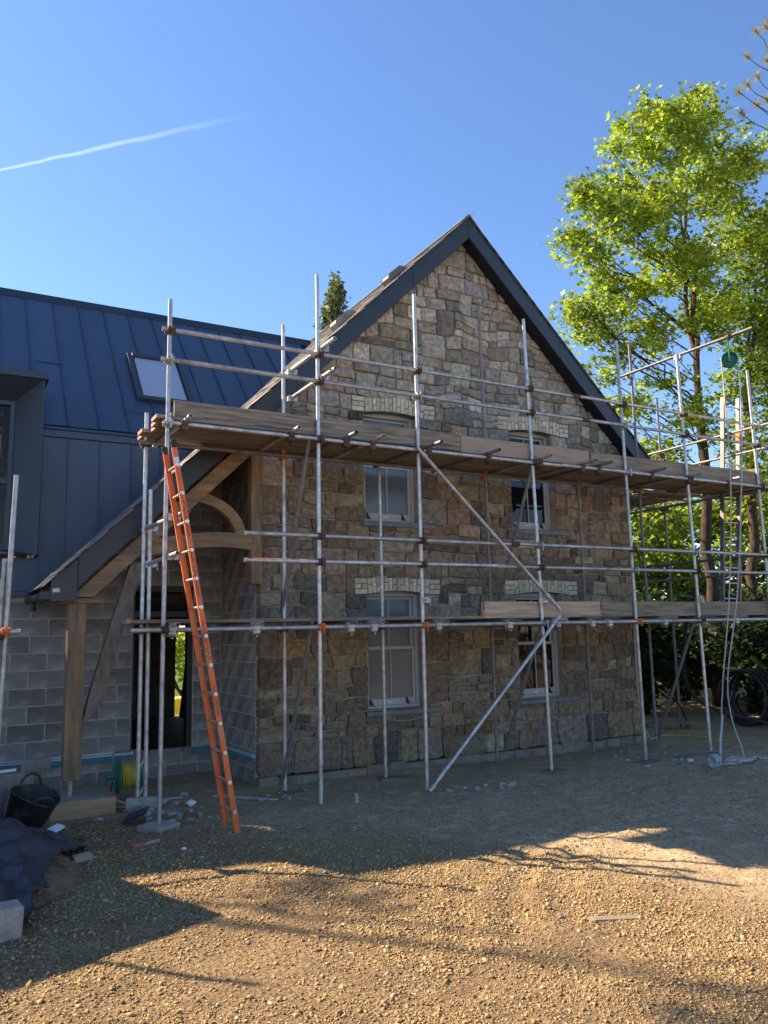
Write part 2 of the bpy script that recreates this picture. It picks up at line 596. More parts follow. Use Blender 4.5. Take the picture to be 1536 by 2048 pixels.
    def build(s, name, material, parent=None, smooth=35, bevel=0.0, loc=None, rot=None):
        o = link_mesh(name, s.mesh(name, material, smooth), parent, loc, rot)
        if bevel:
            bv = o.modifiers.new('bevel', 'BEVEL')
            bv.width = bevel
            bv.segments = 2
            bv.limit_method = 'ANGLE'
            bv.angle_limit = R(40)
        return o


def raw_mesh(name, V, loops, starts, totals, material, tint=None, smooth=False):
    """big meshes straight from arrays"""
    me = bpy.data.meshes.new(name)
    me.vertices.add(len(V))
    me.vertices.foreach_set('co', V.astype(np.float32).ravel())
    me.loops.add(len(loops))
    me.loops.foreach_set('vertex_index', loops.astype(np.int32))
    me.polygons.add(len(starts))
    me.polygons.foreach_set('loop_start', starts.astype(np.int32))
    me.polygons.foreach_set('loop_total', totals.astype(np.int32))
    if smooth:
        me.polygons.foreach_set('use_smooth', np.ones(len(starts), bool))
    me.update(calc_edges=True)
    if tint is not None:
        a = me.color_attributes.new('tint', 'FLOAT_COLOR', 'POINT')
        a.data.foreach_set('color', np.concatenate([tint, np.ones((len(tint), 1))], 1).astype(np.float32).ravel())
    me.materials.append(MATS[material])
    return me


def scatter(name, tv, tf, pos, rot, scl, material, tint=None, smooth=False):
    """copies of a template (quads tf) at pos, with 3x3 rot and scale, joined in one mesh"""
    tv = np.asarray(tv, float)
    tf = np.asarray(tf, int)
    n, m = len(pos), len(tv) if tv.ndim == 2 else tv.shape[1]
    loc = (tv[None] if tv.ndim == 2 else tv) * (scl[:, None, :] if scl.ndim == 2 else scl[:, None, None])
    V = np.einsum('nij,nmj->nmi', rot, np.broadcast_to(loc, (n, m, 3))) + pos[:, None, :]
    F = (tf[None] + (np.arange(n) * m)[:, None, None]).reshape(-1, tf.shape[1])
    k = tf.shape[1]
    T = None if tint is None else np.repeat(tint, m, 0)
    return raw_mesh(name, V.reshape(-1, 3), F.ravel(), np.arange(len(F)) * k, np.full(len(F), k), material, T, smooth)


def rand_rot(n, rg, tilt=math.pi):
    """random rotation: spin about z, then tilt by up to tilt"""
    a = rg.uniform(0, 2 * np.pi, n)
    b = rg.uniform(0, 2 * np.pi, n)
    t = tilt * np.sqrt(rg.uniform(0, 1, n))
    ca_, sa = np.cos(a), np.sin(a)
    Rz = np.zeros((n, 3, 3))
    Rz[:, 0, 0], Rz[:, 0, 1], Rz[:, 1, 0], Rz[:, 1, 1], Rz[:, 2, 2] = ca_, -sa, sa, ca_, 1
    kx, ky = np.cos(b), np.sin(b)
    K = np.zeros((n, 3, 3))
    K[:, 0, 2], K[:, 1, 2], K[:, 2, 0], K[:, 2, 1] = ky, -kx, -ky, kx
    I = np.eye(3)[None]
    Rt = I + np.sin(t)[:, None, None] * K + (1 - np.cos(t))[:, None, None] * (K @ K)
    return Rt @ Rz


_g = np.random.default_rng(5).uniform(-1, 1, (64, 64))


def vnoise(x, y):
    x, y = np.asarray(x, float), np.asarray(y, float)
    xi, yi = np.floor(x).astype(int), np.floor(y).astype(int)
    fx, fy = x - xi, y - yi
    fx, fy = fx * fx * (3 - 2 * fx), fy * fy * (3 - 2 * fy)
    g = lambda i, j: _g[i % 64, j % 64]
    return (g(xi, yi) * (1 - fx) + g(xi + 1, yi) * fx) * (1 - fy) + (g(xi, yi + 1) * (1 - fx) + g(xi + 1, yi + 1) * fx) * fy
# ------------------------------------------------------------------ ground
def gz(x, y):
    x, y = np.asarray(x, float), np.asarray(y, float)
    h = 0.020 * vnoise(x * 0.7 + 3, y * 0.7) + 0.012 * vnoise(x * 2.1, y * 2.1 + 9) + 0.007 * vnoise(x * 5.3 + 1, y * 5.3) + 0.004 * vnoise(x * 11, y * 11)
    # wheel ruts curving across the open dirt
    for cx, cy, rr in ((5.4, 3.2, 2.35), (5.4, 3.2, 2.7), (7.2, 2.2, 4.0), (7.2, 2.2, 4.35)):
        d = np.hypot(x - cx, y - cy) - rr
        h = h + np.where(y > 4.2, -0.010 * np.exp(-(d / 0.10) ** 2) + 0.006 * np.exp(-((np.abs(d) - 0.17) / 0.06) ** 2), 0)
    return h


xs = np.concatenate([np.array([-420, -200, -100, -50, -25, -12, -7]), np.arange(-4, 15.01, 0.07), np.array([16, 18, 21, 25, 32, 45, 70, 120, 240, 420])])
ys = np.concatenate([np.array([-420, -200, -100, -50, -25, -12, -5, -1]), np.arange(1.5, 12.01, 0.07), np.array([13, 15, 18, 22, 28, 40, 70, 120, 240, 420])])
GX, GY = np.meshgrid(xs, ys, indexing='ij')
GZ = gz(GX, GY)
GZ = np.where((GX < -4.1) | (GX > 15.1) | (GY < 1.4) | (GY > 12.1), -0.01, GZ)
nx, ny = len(xs), len(ys)
idx = np.arange(nx * ny).reshape(nx, ny)
quads = np.stack([idx[:-1, :-1], idx[1:, :-1], idx[1:, 1:], idx[:-1, 1:]], -1).reshape(-1, 4)
gme = raw_mesh('ground', np.stack([GX, GY, GZ], -1).reshape(-1, 3), quads.ravel(), np.arange(len(quads)) * 4, np.full(len(quads), 4), 'ground', smooth=True)
ground = link_mesh('ground', gme)
setp(ground, 'brown stony soil and grey packed dirt of the building site', 'ground', kind='structure')

# ------------------------------------------------------------------ stone house
AX, AZ, SL = 7.13, 8.43, 0.98            # ridge line, its height, slope
YW, YV = 9.95, 9.68                      # face of the gable wall, face of the barge boards
XL, XR = 3.70, 10.53
house = thing('stone_house', 'brown rubble stone house with steep gable and slate roof behind scaffolding', 'house', (AX, YW, 0))


def slope_z(x):
    return AZ - abs(x - AX) * SL


def wall_top(x):
    return 8.12 - abs(x - 7.15) * 0.985


WINS = [(5.29, 6.20, 0.84, 2.43), (7.95, 8.84, 0.84, 2.43), (5.29, 6.20, 3.48, 5.07), (7.95, 8.84, 3.48, 5.07)]
ARCH = [(5.11, 6.53, 2.43, 2.655), (7.72, 9.21, 2.43, 2.655), (5.11, 6.53, 5.07, 5.295), (7.72, 9.21, 5.07, 5.295)]


def clip(poly, nxz, d):
    """keep the side where p.n <= d"""
    out = []
    m = len(poly)
    for i in range(m):
        a, b = poly[i], poly[(i + 1) % m]
        da, db = a[0] * nxz[0] + a[1] * nxz[1] - d, b[0] * nxz[0] + b[1] * nxz[1] - d
        if da <= 0:
            out.append(a)
        if (da < 0 < db) or (db < 0 < da):
            t = da / (da - db)
            out.append((a[0] + (b[0] - a[0]) * t, a[1] + (b[1] - a[1]) * t))
    return out


def gable_clip(poly, dz=0.0):
    poly = clip(poly, (0.985, 1), 8.12 - dz + 0.985 * 7.15)
    return clip(poly, (-0.985, 1), 8.12 - dz - 0.985 * 7.15) if poly else poly


# body of the wall: mortar face with openings cut out
wb = MB()
xb = [XL + 0.03, 5.29, 6.20, 7.95, 8.84, XR - 0.01]
zb = [0.13, 0.84, 2.47, 3.48, 5.11, 8.2]
for i in range(5):
    for j in range(5):
        if i in (1, 3) and j in (1, 3):
            continue
        p = gable_clip([(xb[i], zb[j]), (xb[i + 1], zb[j]), (xb[i + 1], zb[j + 1]), (xb[i], zb[j + 1])])
        if len(p) > 2:
            wb.prism(p, YW, YW + 0.34)
gable = wb.build('gable_wall', 'mortar', house, smooth=0)
pl = MB()
pl.box(XL - 0.01, XR + 0.02, YW - 0.07, YW + 0.3, -0.25, 0.095)
for k in range(22):
    x = XL + k * 0.31 + random.uniform(-.05, .05)
    if x + 0.3 < XR:
        pl.box(x, x + 0.27, YW - 0.07 - random.uniform(.004, .03), YW, -0.2, 0.095 + random.uniform(-.012, .03))
pl.build('plinth', 'plinth', house, bevel=0.012)

# stones
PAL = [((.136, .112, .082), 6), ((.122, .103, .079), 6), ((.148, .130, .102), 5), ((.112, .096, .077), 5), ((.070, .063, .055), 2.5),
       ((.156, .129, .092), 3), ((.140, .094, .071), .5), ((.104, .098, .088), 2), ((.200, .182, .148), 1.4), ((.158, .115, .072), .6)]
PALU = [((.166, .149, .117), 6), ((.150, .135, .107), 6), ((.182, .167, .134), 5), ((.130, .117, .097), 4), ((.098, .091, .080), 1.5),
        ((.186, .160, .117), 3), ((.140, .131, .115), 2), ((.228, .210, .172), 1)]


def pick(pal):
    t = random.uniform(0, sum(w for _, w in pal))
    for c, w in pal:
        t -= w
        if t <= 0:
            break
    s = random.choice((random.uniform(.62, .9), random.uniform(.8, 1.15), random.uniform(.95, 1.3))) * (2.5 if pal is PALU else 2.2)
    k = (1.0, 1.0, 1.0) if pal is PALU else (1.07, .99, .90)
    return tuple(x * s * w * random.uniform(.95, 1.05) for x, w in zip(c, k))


def wob(x, z):
    f = min(1.0, max(0.0, min(abs(x - XL), abs(x - XR)) / 0.25), max(0.0, (z - .12) / 0.12))
    for a, b, c, d in WINS + ARCH:
        dx = max(a - x, 0, x - b)
        dz = max(c - z, 0, z - d)
        f = min(f, math.hypot(dx, dz) / 0.16)
    return (x + f * 0.050 * float(vnoise(x * 2.2 + 7, z * 2.2)), z + f * (0.042 * float(vnoise(x * 1.7, z * 2.0 + 31)) + 0.022 * float(vnoise(x * 4, z * 4))))


def stone_poly(x0, x1, z0, z1):
    g = random.uniform(0.005, 0.012)
    x0, x1, z0, z1 = x0 + g, x1 - g, z0 + g, z1 - g
    w, h = x1 - x0, z1 - z0
    if w < 0.04 or h < 0.03:
        return None
    c = lambda: min(w, h) * random.choice((0.05, 0.08, 0.10, 0.14, 0.22))
    j = lambda s: random.uniform(-s, s)
    pts = []
    for (cx, cz, sx, sz, first) in ((x0, z0, 1, 1, 'z'), (x1, z0, -1, 1, 'x'), (x1, z1, -1, -1, 'z'), (x0, z1, 1, -1, 'x')):
        a, b = c(), c()
        pa, pb = (cx + sx * a, cz + j(.006)), (cx + j(.006), cz + sz * b)
        mid = (cx + sx * a * .3, cz + sz * b * .3)
        pts += [pb, mid, pa] if first == 'z' else [pa, mid, pb]
        nxt = {(1, 1): ((x0 + x1) / 2 + j(w * .2), z0 + j(.010)), (-1, 1): (x1 + j(.010), (z0 + z1) / 2 + j(h * .2)),
               (-1, -1): ((x0 + x1) / 2 + j(w * .2), z1 + j(.010)), (1, -1): (x0 + j(.010), (z0 + z1) / 2 + j(h * .2))}[(sx, sz)]
        pts.append(nxt)
    return [wob(*p) for p in pts]


def stone_into(mb, poly, back):
    n = len(poly)
    cx = sum(p[0] for p in poly) / n
    cz = sum(p[1] for p in poly) / n
    proud = random.uniform(0.016, 0.050)
    tx, tz = random.uniform(-.05, .05), random.uniform(-.06, .06)
    fy = lambda p, d: YW - proud - d + (p[0] - cx) * tx + (p[1] - cz) * tz
    r1 = [(cx + (p[0] - cx) * .972, cz + (p[1] - cz) * .960) for p in poly]
    r2_ = [(cx + (p[0] - cx) * .62 + random.uniform(-.01, .01), cz + (p[1] - cz) * .62 + random.uniform(-.01, .01)) for p in poly]
    vs = [(p[0], back, p[1]) for p in poly] + [(p[0], fy(p, -.005), p[1]) for p in poly]
    vs += [(p[0], fy(p, random.uniform(-.003, .005)), p[1]) for p in r1] + [(p[0], fy(p, random.uniform(-.004, .012)), p[1]) for p in r2_]
    vs.append((cx, fy((cx, cz), random.uniform(0, .012)), cz))
    fs = []
    for k in range(3):
        for i in range(n):
            i2 = (i + 1) % n
            fs.append((k * n + i, k * n + i2, (k + 1) * n + i2, (k + 1) * n + i))
    for i in range(n):
        fs.append((3 * n + i, 3 * n + (i + 1) % n, 4 * n))
    mb.add(vs, fs)


def spans(z0, z1):
    cut = []
    for a, b, c, d in WINS + ARCH:
        if c < z1 - .005 and d > z0 + .005:
            cut.append((a, b))
    cut.sort()
    out, x = [], XL
    for a, b in cut:
        if a > x:
            out.append((x, a))
        x = max(x, b)
    out.append((x, XR))
    return [s for s in out if s[1] - s[0] > 0.05]


levels = [0.10, 0.53, 0.84, 1.20, 1.62, 2.03, 2.43, 2.655, 3.04, 3.48, 3.86, 4.27, 4.68, 5.07, 5.295, 5.66, 6.08, 6.45, 6.86, 7.22, 7.62, 8.2]
cells = []
for z0, z1 in zip(levels[:-1], levels[1:]):
    for a, b in spans(z0, z1):
        xm = 8.12 / 0.985
        a2, b2 = max(a, 7.15 - (8.12 - z0) / .985), min(b, 7.15 + (8.12 - z0) / .985)
        if b2 - a2 < 0.06:
            continue
        H = z1 - z0

        def row(xa, xe, za, ze):
            x = xa
            while x < xe - 1e-4:
                w = random.choice((random.uniform(.13, .26), random.uniform(.24, .44), random.uniform(.30, .58)))
                if ze - za > .28:
                    w = random.uniform(.28, .62)
                if xe - (x + w) < 0.12:
                    w = xe - x
                if w > .66:
                    w /= 2
                cells.append((x, x + w, za, ze))
                x += w

        x = a2
        while x < b2 - 1e-4:
            pw = random.uniform(.55, 1.5)
            if b2 - (x + pw) < .35:
                pw = b2 - x
            xe = x + pw
            if H > .3 and random.random() < .42 and pw > .6:         # a jumper as tall as the band
                jw = random.uniform(.22, .46)
                cells.append((x, x + jw, z0, z1))
                x += jw
            t = random.random()
            if H < .28:
                cut = [z0, z1] if t < .55 else [z0, z0 + H * random.uniform(.4, .6), z1]
            elif z0 < .3:
                cut = [z0, z1] if t < .6 else [z0, z0 + H * random.uniform(.55, .7), z1]
            elif t < .70:
                cut = [z0, z0 + H * random.uniform(.36, .64), z1]
            else:
                cut = [z0, z0 + H * random.uniform(.26, .36), z0 + H * random.uniform(.60, .72), z1]
            for za, ze in zip(cut[:-1], cut[1:]):
                row(x, xe, za, ze)
            x = xe
polys = []
for c in cells:
    p = stone_poly(*c)
    if p:
        p = gable_clip(p, 0.01)
        if len(p) > 3:
            A = abs(sum(p[i][0] * p[(i + 1) % len(p)][1] - p[(i + 1) % len(p)][0] * p[i][1] for i in range(len(p)))) / 2
            if A > 0.002:
                polys.append((A, c, p))
polys.sort(key=lambda t: -t[0])
rest = MB()
for k, (A, c, p) in enumerate(polys):
    tint = pick(PALU if c[2] + random.uniform(-.5, .5) > 4.6 else PAL)  # tint holds upper sky light and dryness, lower dirt and shade under the deck
    back = YW + (0.12 if (c[0] < XL + .02 or any(abs(c[0] - w[1]) < .01 and c[3] > w[2] and c[2] < w[3] for w in WINS)) else 0.012)
    if k < 300:
        mb = MB()
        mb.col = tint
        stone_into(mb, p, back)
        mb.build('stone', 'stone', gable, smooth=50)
    else:
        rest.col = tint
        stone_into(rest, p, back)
if rest.v:
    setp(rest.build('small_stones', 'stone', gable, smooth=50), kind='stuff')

# brick arches
full_me = {}


def brick_mesh(w, h):
    k = (round(w, 3), round(h, 3))
    if k not in full_me:
        mb = MB().box(-w / 2, w / 2, -.012, .05, -h / 2, h / 2)
        me = mb.mesh('brick', 'arch_brick', smooth=0)
        full_me[k] = me
    return full_me[k]


for (a, b, z0, z1) in ARCH:
    arch = MB()
    nseg = 14
    rise = 0.055
    ew = 0.20
    cx = (a + b) / 2
    half = (b - a) / 2 - ew
    cur = lambda x: rise * max(0.0, 1 - ((x - cx) / half) ** 2)
    pb = [(a + ew + 2 * half * i / nseg, z0 - .012 + cur(a + ew + 2 * half * i / nseg)) for i in range(nseg + 1)]
    poly = [(a, z0), ] + pb + [(b, z0), (b, z1 - .004)] + [(x, z1 + .01 + cur(x) * .7) for x, _ in reversed(pb)] + [(a, z1 - .004)]
    arch.prism(poly, YW - 0.006, YW + 0.12)
    ao = arch.build('brick_arch', 'arch_joint', house, smooth=0)
    H = z1 - z0

    def brick(x, z, w, h, rot=0.0):
        o = link_mesh('brick', brick_mesh(w, h), ao, (x + random.uniform(-.003, .003), YW - .012 + random.uniform(-.006, .004), z), (0, rot + random.uniform(-.012, .012), 0))

    for ex in (a + ew / 2, b - ew / 2):
        ch = H / 3
        for r in range(3):
            z = z0 + ch * (r + .5)
            if r == 1:
                brick(ex - ew / 4, z, ew / 2 - .011, ch - .011)
                brick(ex + ew / 4, z, ew / 2 - .011, ch - .011)
            else:
                brick(ex, z, ew - .011, ch - .011)
    nb = 15
    bw = 2 * half / nb
    for i in range(nb):
        x = a + ew + bw * (i + .5)
        zc = (z0 + z1) / 2 + cur(x) * .85
        rot = (x - cx) * 0.13
        if i % 2:
            brick(x, zc, bw - .011, H - .008, rot)
        else:
            s = random.choice((-.02, .0, .015))
            brick(x + rot * (H / 4), zc + H / 4 + s / 2, bw - .011, H / 2 - .011 - s, rot)
            brick(x - rot * (H / 4), zc - H / 4 + s / 2, bw - .011, H / 2 - .011 + s, rot)

# sash windows
WL = ['filmed sash window to the left of the front door side, ground floor', '', '', '']


def sash_window(x0, x1, z0, z1, film):
    yf = YW + 0.115
    zt = z1 + 0.045
    fr = MB()
    fw_ = 0.055
    fr.box(x0, x0 + fw_, yf, yf + .14, z0, zt).box(x1 - fw_, x1, yf, yf + .14, z0, zt)
    fr.box(x0 + fw_, x1 - fw_, yf, yf + .14, zt - .07, zt)
    fr.box(x0 + fw_, x1 - fw_, yf - .02, yf + .14, z0, z0 + .035)
    w = fr.build('window', 'frame_grey', house, smooth=0, bevel=0.004)
    zm = z0 + (zt - z0) * .51
    for zz0, zz1, yy, bot in ((zm - .02, zt - .07, yf + .035, .045), (z0 + .035, zm + .02, yf + .085, .095)):
        sx0, sx1 = x0 + fw_, x1 - fw_
        if bot == .095:
            yy = yf + .02
        else:
            yy = yf + .062
        sm = MB()
        st = .042
        sm.box(sx0, sx0 + st, yy, yy + .038, zz0, zz1).box(sx1 - st, sx1, yy, yy + .038, zz0, zz1)
        sm.box(sx0 + st, sx1 - st, yy, yy + .038, zz1 - .042, zz1).box(sx0 + st, sx1 - st, yy, yy + .038, zz0, zz0 + bot)
        xm = (sx0 + sx1) / 2
        sm.box(xm - .009, xm + .009, yy - .002, yy + .034, zz0 + bot, zz1 - .042)
        sm.build('sash', 'frame_grey', w, smooth=0, bevel=0.003)
        for pa, pb_ in ((sx0 + st, xm - .009), (xm + .009, sx1 - st)):
            MB().box(pa, pb_, yy + .016, yy + .022, zz0 + bot, zz1 - .042).build('pane', 'glass_film' if film else 'glass_clear', w, smooth=0)
        if bot == .095:
            MB().box(xm - .07, xm + .02, yy - .0015, yy, zz0 + .035, zz0 + .055).build('sticker', 'paper_white', w, smooth=0)
            for q in (sx0 + .05, sx1 - .16):
                MB().prism([(q, zz0 + .02), (q + .06, zz0 + .0), (q, zz0 + .10)], yy - .03, yy - .004).build('sash_stop', 'black_plastic', w, smooth=0)
    sl = MB()
    sl.prism_x([(YW - .075, z0 - .085), (YW + .12, z0 - .085), (YW + .12, z0 - .004), (YW - .075, z0 - .022)], x0 - .05, x1 + .27)
    sl.build('sill', 'sill_stone', w, smooth=0, bevel=0.006)
    rm = MB()
    rm.add([(x0, YW + .3, z0), (x1, YW + .3, z0), (x1, YW + .3, zt), (x0, YW + .3, zt)], [(0, 1, 2, 3)])


for i, (a, b, c, d) in enumerate(WINS):
    sash_window(a, b, c, d, film=(i in (0, 2)))

# shell of the house behind the gable
sh = MB()
sh.box(XR - .3, XR - .003, YW + .345, 16.8, 0, 4.95)
sh.build('side_wall', 'mortar', house, smooth=0)
bw_ = MB()
for x0, x1, z0, z1 in ((-3, 4.36, 0, 7.2), (4.78, XR - .31, 0, 5.0), (4.36, 4.78, 2.12, 3.05), (4.36, 4.78, 3.7, 5.0), (4.36, 4.78, -.1, .30)):
    bw_.box(x0, x1, 16.5, 16.8, z0, z1)
bw_.prism([(4.78, 5.0), (XR - .31, 5.0), (AX, 8.2), (4.78, 5.9)], 16.5, 16.8)
bw_.box(4.36, 4.78, 16.5, 16.8, 5.0, 5.5)
bw_.build('rear_wall', 'mortar', house, smooth=0)
MB().box(-3, XR - .3, YW + 1.7, 16.5, .18, .30).build('floor_slab', 'room_floor', house, smooth=0)
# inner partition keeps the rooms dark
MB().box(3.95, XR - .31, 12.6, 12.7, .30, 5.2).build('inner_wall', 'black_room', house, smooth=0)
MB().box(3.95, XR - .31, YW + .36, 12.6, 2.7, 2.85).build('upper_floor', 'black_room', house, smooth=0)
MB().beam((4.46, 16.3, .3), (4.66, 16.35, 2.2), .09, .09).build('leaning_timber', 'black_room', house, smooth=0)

# roof
th = 0.17
ct_, st_ = 1 / math.hypot(1, SL), SL / math.hypot(1, SL)


def roof_slab(x0, x1, y0, y1, side):
    z0, z1 = slope_z(x0) - .03, slope_z(x1) - .03
    return [(x0, z0 - th / ct_), (x1, z1 - th / ct_), (x1, z1), (x0, z0)]


rf = MB()
rf.prism(roof_slab(1.2, 3.6, 0, 0, -1), YV + .04, 11.34)
rf.prism(roof_slab(3.6, AX, 0, 0, -1), YV + .04, 16.95)
rf.prism(roof_slab(AX, 10.86, 0, 0, 1), YV + .04, 16.95)
roof = rf.build('roof', 'slate', house, smooth=0)
# slates: individual ones near the verge, the rest as one mass
sw, ex_ = 0.25, 0.20
sl_me = MB().obox((0, 0, 0), (1, 0, 0), (0, 1, 0), (0, 0, 1), .155, sw / 2 - .003, .0045).mesh('slate', 'slate', smooth=0)
tilt = -math.atan(SL) + 0.028
rows = int((AX - 1.13) / ct_ / ex_)
cands = []
for r in range(rows + 1):
    s = 0.10 + r * ex_
    xc = 1.10 + s * ct_
    if xc > AX - .06:
        break
    zc = slope_z(xc) + .006
    ymax = 11.30 if zc < 4.9 else 16.9
    y = YV - .03 + (sw / 2 if r % 2 == 0 else 0)
    while y < ymax:
        cands.append((y + 0.002 * r, xc, y, zc))
        y += sw
cands.sort()
rest = MB()
for k, (_, xc, y, zc) in enumerate(cands):
    jit = random.uniform(-.004, .006)
    if k < 300:
        link_mesh('slate', sl_me, roof, (xc, y, zc + jit), (random.uniform(-.008, .008), tilt + random.uniform(-.012, .012), random.uniform(-.01, .01)))
    else:
        c_, s_ = math.cos(tilt), math.sin(tilt)
        rest.obox((xc, y, zc + jit), (c_, 0, -s_), (0, 1, 0), (s_, 0, c_), .155, sw / 2 - .003, .0045)
setp(rest.build('far_slates', 'slate', roof, smooth=0), kind='stuff')
# right slope verge slates seen edge-on
rv = MB()
for r in range(24):
    xc = AX + .10 + r * .152
    rv.obox((xc, YV + .16, slope_z(xc) + .006), (ct_, 0, -st_), (0, 1, 0), (st_, 0, ct_), .155, .19, .0045)
rv.build('verge_slates', 'slate', roof, smooth=0)
rc = MB()
yy = YV - .02
while yy < 16.9:
    rc.obox((AX - .075, yy + .22, AZ + .012 - .055), (ct_, 0, st_), (0, 1, 0), (-st_, 0, ct_), .10, .218, .012)
    rc.obox((AX + .075, yy + .22, AZ + .012 - .055), (ct_, 0, -st_), (0, 1, 0), (st_, 0, ct_), .10, .218, .012)
    yy += .45
rc.build('ridge_tiles', 'slate', roof, smooth=0)
for vx, vy in ((6.10, 10.25), (5.18, 10.25)):
    vz = slope_z(vx)
    v = MB()
    A = Vector((ct_, 0, st_))
    U = Vector((-st_, 0, ct_))
    base = Vector((vx, vy, vz))
    pr = [(-.20, .0), (.20, .0), (.20, .04), (.10, .115), (-.16, .115), (-.20, .085)]
    n = len(pr)
    vs = []
    for q in (-.11, .11):
        vs += [base + A * p + U * h + Vector((0, q, 0)) for p, h in pr]
    v.add(vs, [tuple(range(n)), tuple(range(2 * n - 1, n - 1, -1))] + [(i, (i + 1) % n, (i + 1) % n + n, i + n) for i in range(n)])
    v.build('roof_vent', 'slate', roof, smooth=0, bevel=.008)

# barge boards: left one runs down the catslide and ends in a boxed foot
bh = 0.335
bl = MB()
zt_ = lambda x: slope_z(x) - .012
bl.prism([(1.43, zt_(1.43) - bh - .01), (AX, zt_(AX) - bh), (AX, zt_(AX)), (1.43, zt_(1.43))], YV, YV + .03)
bl.build('barge_board', 'trim', house, smooth=0, bevel=.003)
MB().prism([(1.14, 2.32), (1.424, 2.32), (1.424, zt_(1.42)), (1.14, zt_(1.14))], YV - .006, YV + .30).build('barge_foot', 'trim', house, smooth=0, bevel=.004)
br = MB().prism([(AX, zt_(AX) - bh), (10.86, zt_(10.86) - bh), (10.86, zt_(10.86)), (AX, zt_(AX))], YV, YV + .03)
br.build('barge_board', 'trim', house, smooth=0, bevel=.003)
MB().box(AX - .02, AX + .02, YV - .006, YV, zt_(AX) - bh, zt_(AX) - .02).build('barge_cover', 'trim', house, smooth=0)
for jx in (6.05, 4.15, 2.6, 8.9):
    MB().prism([(jx - .004, zt_(jx) - bh), (jx + .004, zt_(jx) - bh), (jx + .004, zt_(jx)), (jx - .004, zt_(jx))], YV - .002, YV).build('board_joint', 'trim_dark', house, smooth=0)
so = MB()
so.prism([(3.72, slope_z(3.72) - .36), (AX, slope_z(AX) - .36), (AX, slope_z(AX) - .325), (3.72, slope_z(3.72) - .325)], YV + .03, YW + .05)
so.prism([(AX, slope_z(AX) - .36), (10.84, slope_z(10.84) - .36), (10.84, slope_z(10.84) - .325), (AX, slope_z(AX) - .325)], YV + .03, YW + .05)
so.build('soffit', 'trim_dark', house, smooth=0)
pso = MB().prism([(1.43, slope_z(1.43) - .30), (3.70, slope_z(3.70) - .30), (3.70, slope_z(3.70) - .27), (1.43, slope_z(1.43) - .27)], YV + .30, 11.34)
pso.build('porch_soffit', 'oak_dark', house, smooth=0)
# gutter along the catslide eave
gu = MB()
prof = [(math.cos(t), math.sin(t)) for t in np.linspace(math.pi, 2 * math.pi, 9)]
vs, fs = [], []
for y in (YV + .02, 11.33):
    vs += [(1.085 + .062 * c, y, 2.415 + .07 * s) for c, s in prof] + [(1.085 + .056 * c, y, 2.415 + .064 * s) for c, s in reversed(prof)]
n = 18
fs = [tuple(range(n)), tuple(range(2 * n - 1, n - 1, -1))] + [(i, i + n, (i + 1) % n + n, (i + 1) % n) for i in range(n)]
gu.add(vs, fs)
gu.box(1.03, 1.14, YV + .012, YV + .02, 2.345, 2.43)
gu.tube((1.085, 10.9, 2.36), (1.085, 10.9, 2.25), .04, 10, hollow=True)
gu.build('gutter', 'trim', house)
MB().add([(1.16, YV - .009, 2.42), (1.24, YV - .009, 2.425), (1.23, YV - .009, 2.47), (1.16, YV - .009, 2.463)], [(0, 1, 2, 3)]).build('sticker', 'hose_cream', house, smooth=0)

# return wall of blocks in the porch
bl_h, bl_w = 0.225, 0.45
blk = {}


def block_mesh(w, h, axis):
    k = (round(w, 3), round(h, 3), axis)
    if k not in blk:
        hw, hh = w / 2 - .0075, h / 2 - .0075
        if axis == 'x':
            mb = MB().box(-hw, hw, -.001, .05, -hh, hh)
        else:
            mb = MB().box(-.001, .05, -hw, hw, -hh, hh)
        blk[k] = mb.mesh('concrete_block', 'block', smooth=0)
    return blk[k]


rw = MB().prism_x([(YW + .10, 0.0), (11.5, 0.0), (11.5, 4.75), (YW + .10, 4.75)], 3.70, 3.92)
rwall = rw.build('return_wall', 'block_mortar', house, smooth=0)
for r in range(21):
    z = -.03 + bl_h * (r + .5)
    y = YW + .10 - (0 if r % 2 else bl_w / 2)
    while y < 11.5:
        y0, y1 = max(y, YW + .10), min(y + bl_w, 11.49)
        if y1 - y0 > .06 and z < 4.6:
            link_mesh('concrete_block', block_mesh(y1 - y0, bl_h, 'y'), rwall, (3.697 + random.uniform(-.002, .0015), (y0 + y1) / 2, z))
        y += bl_w
for x0, x1, y0, y1 in ((3.655, 3.70, YW + .11, 11.46),):
    MB().box(x0, x1, y0, y1, .29, .345).build('base_strip', 'blue_strip', house, smooth=0)
    MB().box(x0 + .005, x1, y0, y1, .347, .385).build('bead', 'white_metal', house, smooth=0)

# oak porch frame
ry0, ry1 = 9.76, 9.93
MB().box(1.36, 1.55, 9.80, 9.99, .33, 2.30).build('post', 'oak', house, bevel=.008, smooth=0)
MB().box(1.25, 1.75, 9.80, 9.99, 2.302, 2.37).build('wall_plate', 'oak_h', house, bevel=.006, smooth=0)
MB().prism([(1.43, 2.375), (1.62, 2.375), (3.70, 4.40), (3.70, 4.66), (1.43, 2.43)], ry0, ry1).build('rafter', 'oak_h', house, bevel=.006, smooth=0)
MB().box(3.545, 3.695, 9.79, 9.94, 2.55, 4.24).build('wall_post', 'oak', house, bevel=.006, smooth=0)
tb = []
nn = 12
for i in range(nn + 1):
    x = 2.20 + (3.55 - 2.20) * i / nn
    tb.append((x, 3.02 + .18 * math.sin(math.pi * min(1, i / nn * .62 + .05))))
MB().prism([(x, z - .19) for x, z in tb] + [(x, z) for x, z in reversed(tb)], 9.79, 9.91).build('tie_beam', 'oak_h', house, bevel=.006, smooth=0)
cb_ = []
for i in range(11):
    t = math.pi / 2 * i / 10
    cb_.append((2.78 + .70 * math.sin(t), 3.14 + .56 * math.cos(t)))
